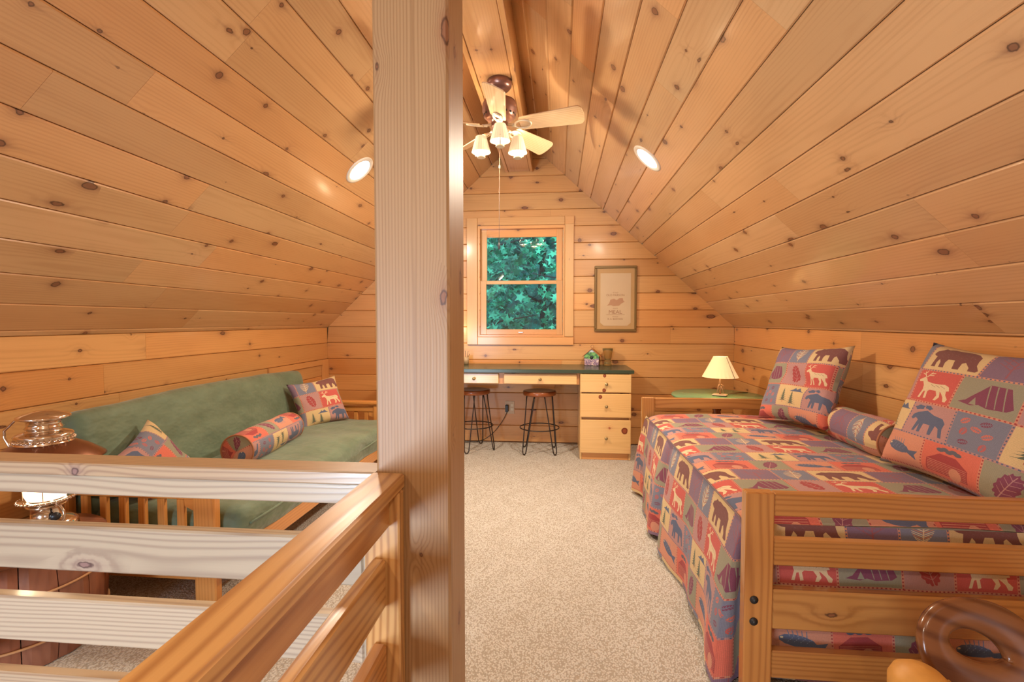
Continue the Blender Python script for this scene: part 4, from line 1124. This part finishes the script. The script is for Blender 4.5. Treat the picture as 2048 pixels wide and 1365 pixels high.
# ------------------------------------------------------------ nickel lantern on the keg
NK = plain('nickel', (.74, .64, .55), .13, 1.0, var=.03)
CO = plain('copper_brown', (.22, .085, .04), .28, .75)
OX, OY, OZ = -1.885, 1.62, .490
la = thing('oil_lantern', (OX, OY, OZ), 'nickel oil lantern with beaded bands and a wide copper reflector on the keg', 'lantern')
lm = T(OX, OY, OZ)
MB().lathe([(.085, -.0735), (.096, -.068), (.098, -.03), (.090, -.005), (.088, .006), (.086, .018), (.070, .028), (.052, .034), (.047, .040), (.047, .072), (.052, .078), (.060, .083), (.050, .088), (.040, .088)], 40, lm).build('font', NK, la)
MB().lathe([(.048, .088), (.070, .096), (.082, .104), (.080, .108), (.05, .102)], 40, lm, cap=False).build('gallery', NK, la)
def beads(r, z, n, s_, par, name='beading'):
    mb = MB()
    for k in range(n):
        a = 2 * math.pi * k / n
        mb.lathe([(0, -s_), (s_ * .8, -s_ * .6), (s_, 0), (s_ * .8, s_ * .6), (0, s_)], 8, lm @ T(r * math.cos(a), r * math.sin(a), z))
    mb.build(name, NK, par)
gal = WM and [o for o in COL.objects if o.name.startswith('gallery')][0]
beads(.082, .105, 34, .0042, gal)
GL = emis('milk_glass', (1.0, .84, .62), 2.2)
MB().lathe([(.055, .108), (.062, .125), (.062, .200), (.052, .225), (.046, .232)], 40, lm, cap=False).build('glass_globe', GL, la)
for k in range(4):
    a = R_(40 + 90 * k); MB().tube([(OX + .065 * math.cos(a), OY + .065 * math.sin(a), OZ + z) for z in (.108, .23)], .0018, 6).build('guard_wire', NK, la)
# reflector: wide copper cone
MB().lathe([(.048, .330), (.080, .318), (.130, .290), (.172, .258), (.177, .252), (.173, .252), (.130, .284), (.080, .312), (.048, .322)], 64, lm, cap=False).build('reflector', CO, la)
MB().lathe([(.050, .232), (.068, .240), (.074, .254), (.070, .27), (.060, .285), (.070, .292), (.084, .300), (.088, .312), (.082, .318), (.082, .336), (.086, .342), (.078, .350), (.060, .356), (.052, .360), (.052, .366), (.056, .370), (.050, .376), (.050, .396), (.062, .400), (.078, .405), (.076, .412), (.060, .420), (.030, .430), (0, .432)], 48, lm).build('chimney_cap', NK, la)
cap = [o for o in COL.objects if o.name.startswith('chimney_cap')][0]
beads(.084, .327, 34, .0055, cap); beads(.074, .258, 34, .0035, cap); beads(.0855, .304, 40, .003, cap)
MB().tube([(OX + r * math.cos(R_(195)), OY + r * math.sin(R_(195)) , OZ + z) for r, z in ((.07, .412), (.095, .395), (.128, .360), (.128, .335), (.112, .300), (.080, .285))], .0045, 8).build('bail_handle', NK, la)
MB().lathe([(.004, 0), (.004, .030), (.014, .032), (.015, .040), (0, .042)], 14, lm @ T(.045, -.02, .055) @ RZ(-30) @ RY(90)).build('wick_knob', blk, la)
MB().tube([(OX + .080 * math.cos(t) + .012, OY - .02, OZ + .055 + .05 * math.sin(t)) for t in [R_(q) for q in range(-70, 71, 14)]], .0045, 8).build('side_handle', NK, la)
point('lantern_light', (OX, OY - .085, OZ + .17), .35, (1.0, .78, .5), .02)

# ------------------------------------------------------------ carved loop and tan leather ball in the near right corner
cl = thing('carved_stand', (1.03, 1.32, 0), 'polished brown carved wooden loop with an oval opening in the bottom right corner', 'carving')
def loopmesh():
    mb = MB(); n = 64; sec = 12
    vs = []; fs = []
    for i in range(n):
        t = 2 * math.pi * i / n
        cx, cz = math.cos(t), math.sin(t)
        rx, rz = .120, .082
        wd = .034 + .016 * (1 + math.cos(t + .5)) ; hd = .016
        c_ = Vector((rx * cx, 0, rz * cz)); nr = Vector((cx / rx, 0, cz / rz)).normalized()
        for k in range(sec):
            a = 2 * math.pi * k / sec
            ca, sa = math.cos(a), math.sin(a)
            sx = abs(ca) ** .6 * (1 if ca > 0 else -1); sy = abs(sa) ** .6 * (1 if sa > 0 else -1)
            vs.append(c_ + nr * (wd * sx) + Vector((0, 1, 0)) * (hd * sy))
    for i in range(n):
        j = (i + 1) % n
        for k in range(sec): fs.append((i * sec + k, i * sec + (k + 1) % sec, j * sec + (k + 1) % sec, j * sec + k))
    return mb.add(vs, fs, True)
loopmesh().build('loop', M['carved'], cl, T(1.062, 1.31, .418) @ RY(20) @ RX(-18))
bx('upright', 1.02, 1.10, 1.33, 1.37, .02, .345, M['carved'], cl, bev=.01)
bx('foot_board', .95, 1.24, 1.20, 1.45, 0, .022, M['carved'], cl, bev=.006)
TN = plain('tan_leather', (.62, .30, .065), .5, var=.15, vs=30, bump=.15)
tn = thing('leather_pouch', (.885, 1.20, 0), 'rounded tan leather shape with a laced top at the bottom right edge', 'pouch')
tm = T(.872, 1.235, .362)
MB().lathe([(0, -.05), (.045, -.045), (.062, -.02), (.066, .01), (.058, .034), (.036, .050), (0, .056)], 32, tm @ RY(8)).build('pouch_body', TN, tn)
MB().tube([tm @ Vector(p) for p in ((.02, -.055, .02), (.045, -.045, .028), (.065, -.02, .022), (.07, .01, .018))], .004, 6).build('lace', TN, tn)
MB().tube([tm @ Vector(p) for p in ((.045, -.045, .028), (.035, -.066, .012), (.05, -.07, .0))], .004, 6).build('lace', TN, tn)
MB().lathe([(.05, 0), (.05, .02), (.022, .04), (.02, .30), (.03, .318)], 20, T(.872, 1.235, 0)).build('pedestal', M['carved'], tn)

# ------------------------------------------------------------ trees outside the window
def leafmesh(name, n, box, size, seed, cols):
    rs = np.random.RandomState(seed)
    out = []
    star = []
    for i in range(10):
        a = math.pi / 2 + 2 * math.pi * i / 10; r = 1.0 if i % 2 == 0 else .42
        star.append((r * math.cos(a), r * math.sin(a)))
    star = np.array(star)
    c = rs.uniform(0, 1, (n, 3)) * (np.array(box[1]) - np.array(box[0])) + np.array(box[0])
    vs = np.zeros((n, 10, 3)); 
    for i in range(n):
        q = Matrix.Rotation(rs.uniform(0, 6.3), 3, 'Z') @ Matrix.Rotation(R_(rs.uniform(20, 80)), 3, 'X') @ Matrix.Rotation(rs.uniform(0, 6.3), 3, 'Z')
        s_ = size * rs.uniform(.5, 1.2)
        Mx = np.array(q)
        vs[i] = (np.c_[star * s_, np.zeros(10)] @ Mx.T) + c[i]
    me = bpy.data.meshes.new(name)
    me.from_pydata(vs.reshape(-1, 3).tolist(), [], [list(range(i * 10, i * 10 + 10)) for i in range(n)])
    me.materials.append(cols); return me
def leafmat(name, a, b):
    g = NG(name); oc = g.n('ShaderNodeTexCoord').outputs['Object']; nz = g.noise(oc, 2.2, 4, .7)
    g.out(g.mix(g.sstep(nz, .43, .57), a, b), .5)
    g.b.inputs['Transmission Weight'].default_value = 0.0
    return g.m
BK = plain('bark', (.05, .045, .05), .9)
for i, (tx, ty, sz, n, a, b, lab) in enumerate((
        (-1.42, 7.6, .085, 1900, (.012, .15, .10), (.07, .46, .30), 'maple tree with teal green leaves filling the left of the window'),
        (.72, 7.3, .08, 1900, (.016, .18, .11), (.10, .58, .36), 'maple tree with bright teal leaves at the right of the window'),
        (-.3, 9.6, .12, 3600, (.010, .09, .075), (.04, .26, .19), 'darker tree standing behind the two maples outside the window'))):
    t_ = thing('maple_tree', (tx, ty, -2.5), lab, 'tree', 'trees outside the window')
    wd = 1.05 if i < 2 else 3.2
    me = leafmesh('foliage', n, ((tx - wd, ty - .7, -.3), (tx + wd, ty + .8, 4.2)), sz, 40 + i, leafmat('leaf_%d' % i, a, b))
    o = link('foliage', me, t_, Matrix(), kind='stuff')
    MB().tube([(tx, ty + .3, -2.5), (tx + .1, ty + .35, 0), (tx - .05, ty + .3, 2.0), (tx + .1, ty + .3, 4.3)], [.12, .09, .06, .02], 8).build('trunk', BK, t_)
    for q in range(5):
        zz = .4 + q * .6; sg = 1 if q % 2 else -1
        MB().tube([(tx, ty + .3, zz), (tx + sg * .5, ty + .1, zz + .25), (tx + sg * 1.1, ty - .1, zz + .35)], [.03, .018, .006], 6).build('branch', BK, t_)
# wooded slope far behind
mb = MB().grid(lambda u, v: Vector((-9 + 18 * u, 12.5 + 2.5 * v + .8 * mnoise.noise(Vector((u * 9, v * 9, 0))), -2.6 + 11 * v + .5 * mnoise.noise(Vector((u * 14, v * 14, 3))))), 60, 40)
g = NG('far_woods'); oc = g.n('ShaderNodeTexCoord').outputs['Object']; nz = g.noise(oc, 3.0, 6, .75)
mb.build('wooded_hillside', g.out(g.mix(g.sstep(nz, .4, .65), (.004, .030, .032), (.012, .12, .10)), .9), None, None, label='dark wooded hillside far outside the window', kind='structure')
mb = MB().grid(lambda u, v: Vector((-9 + 18 * u, 5.2 + 8 * v, -2.6)), 4, 4)
mb.build('ground', plain('forest_floor', (.03, .06, .03), .9), None, None, label='shaded ground outside below the window', kind='structure')
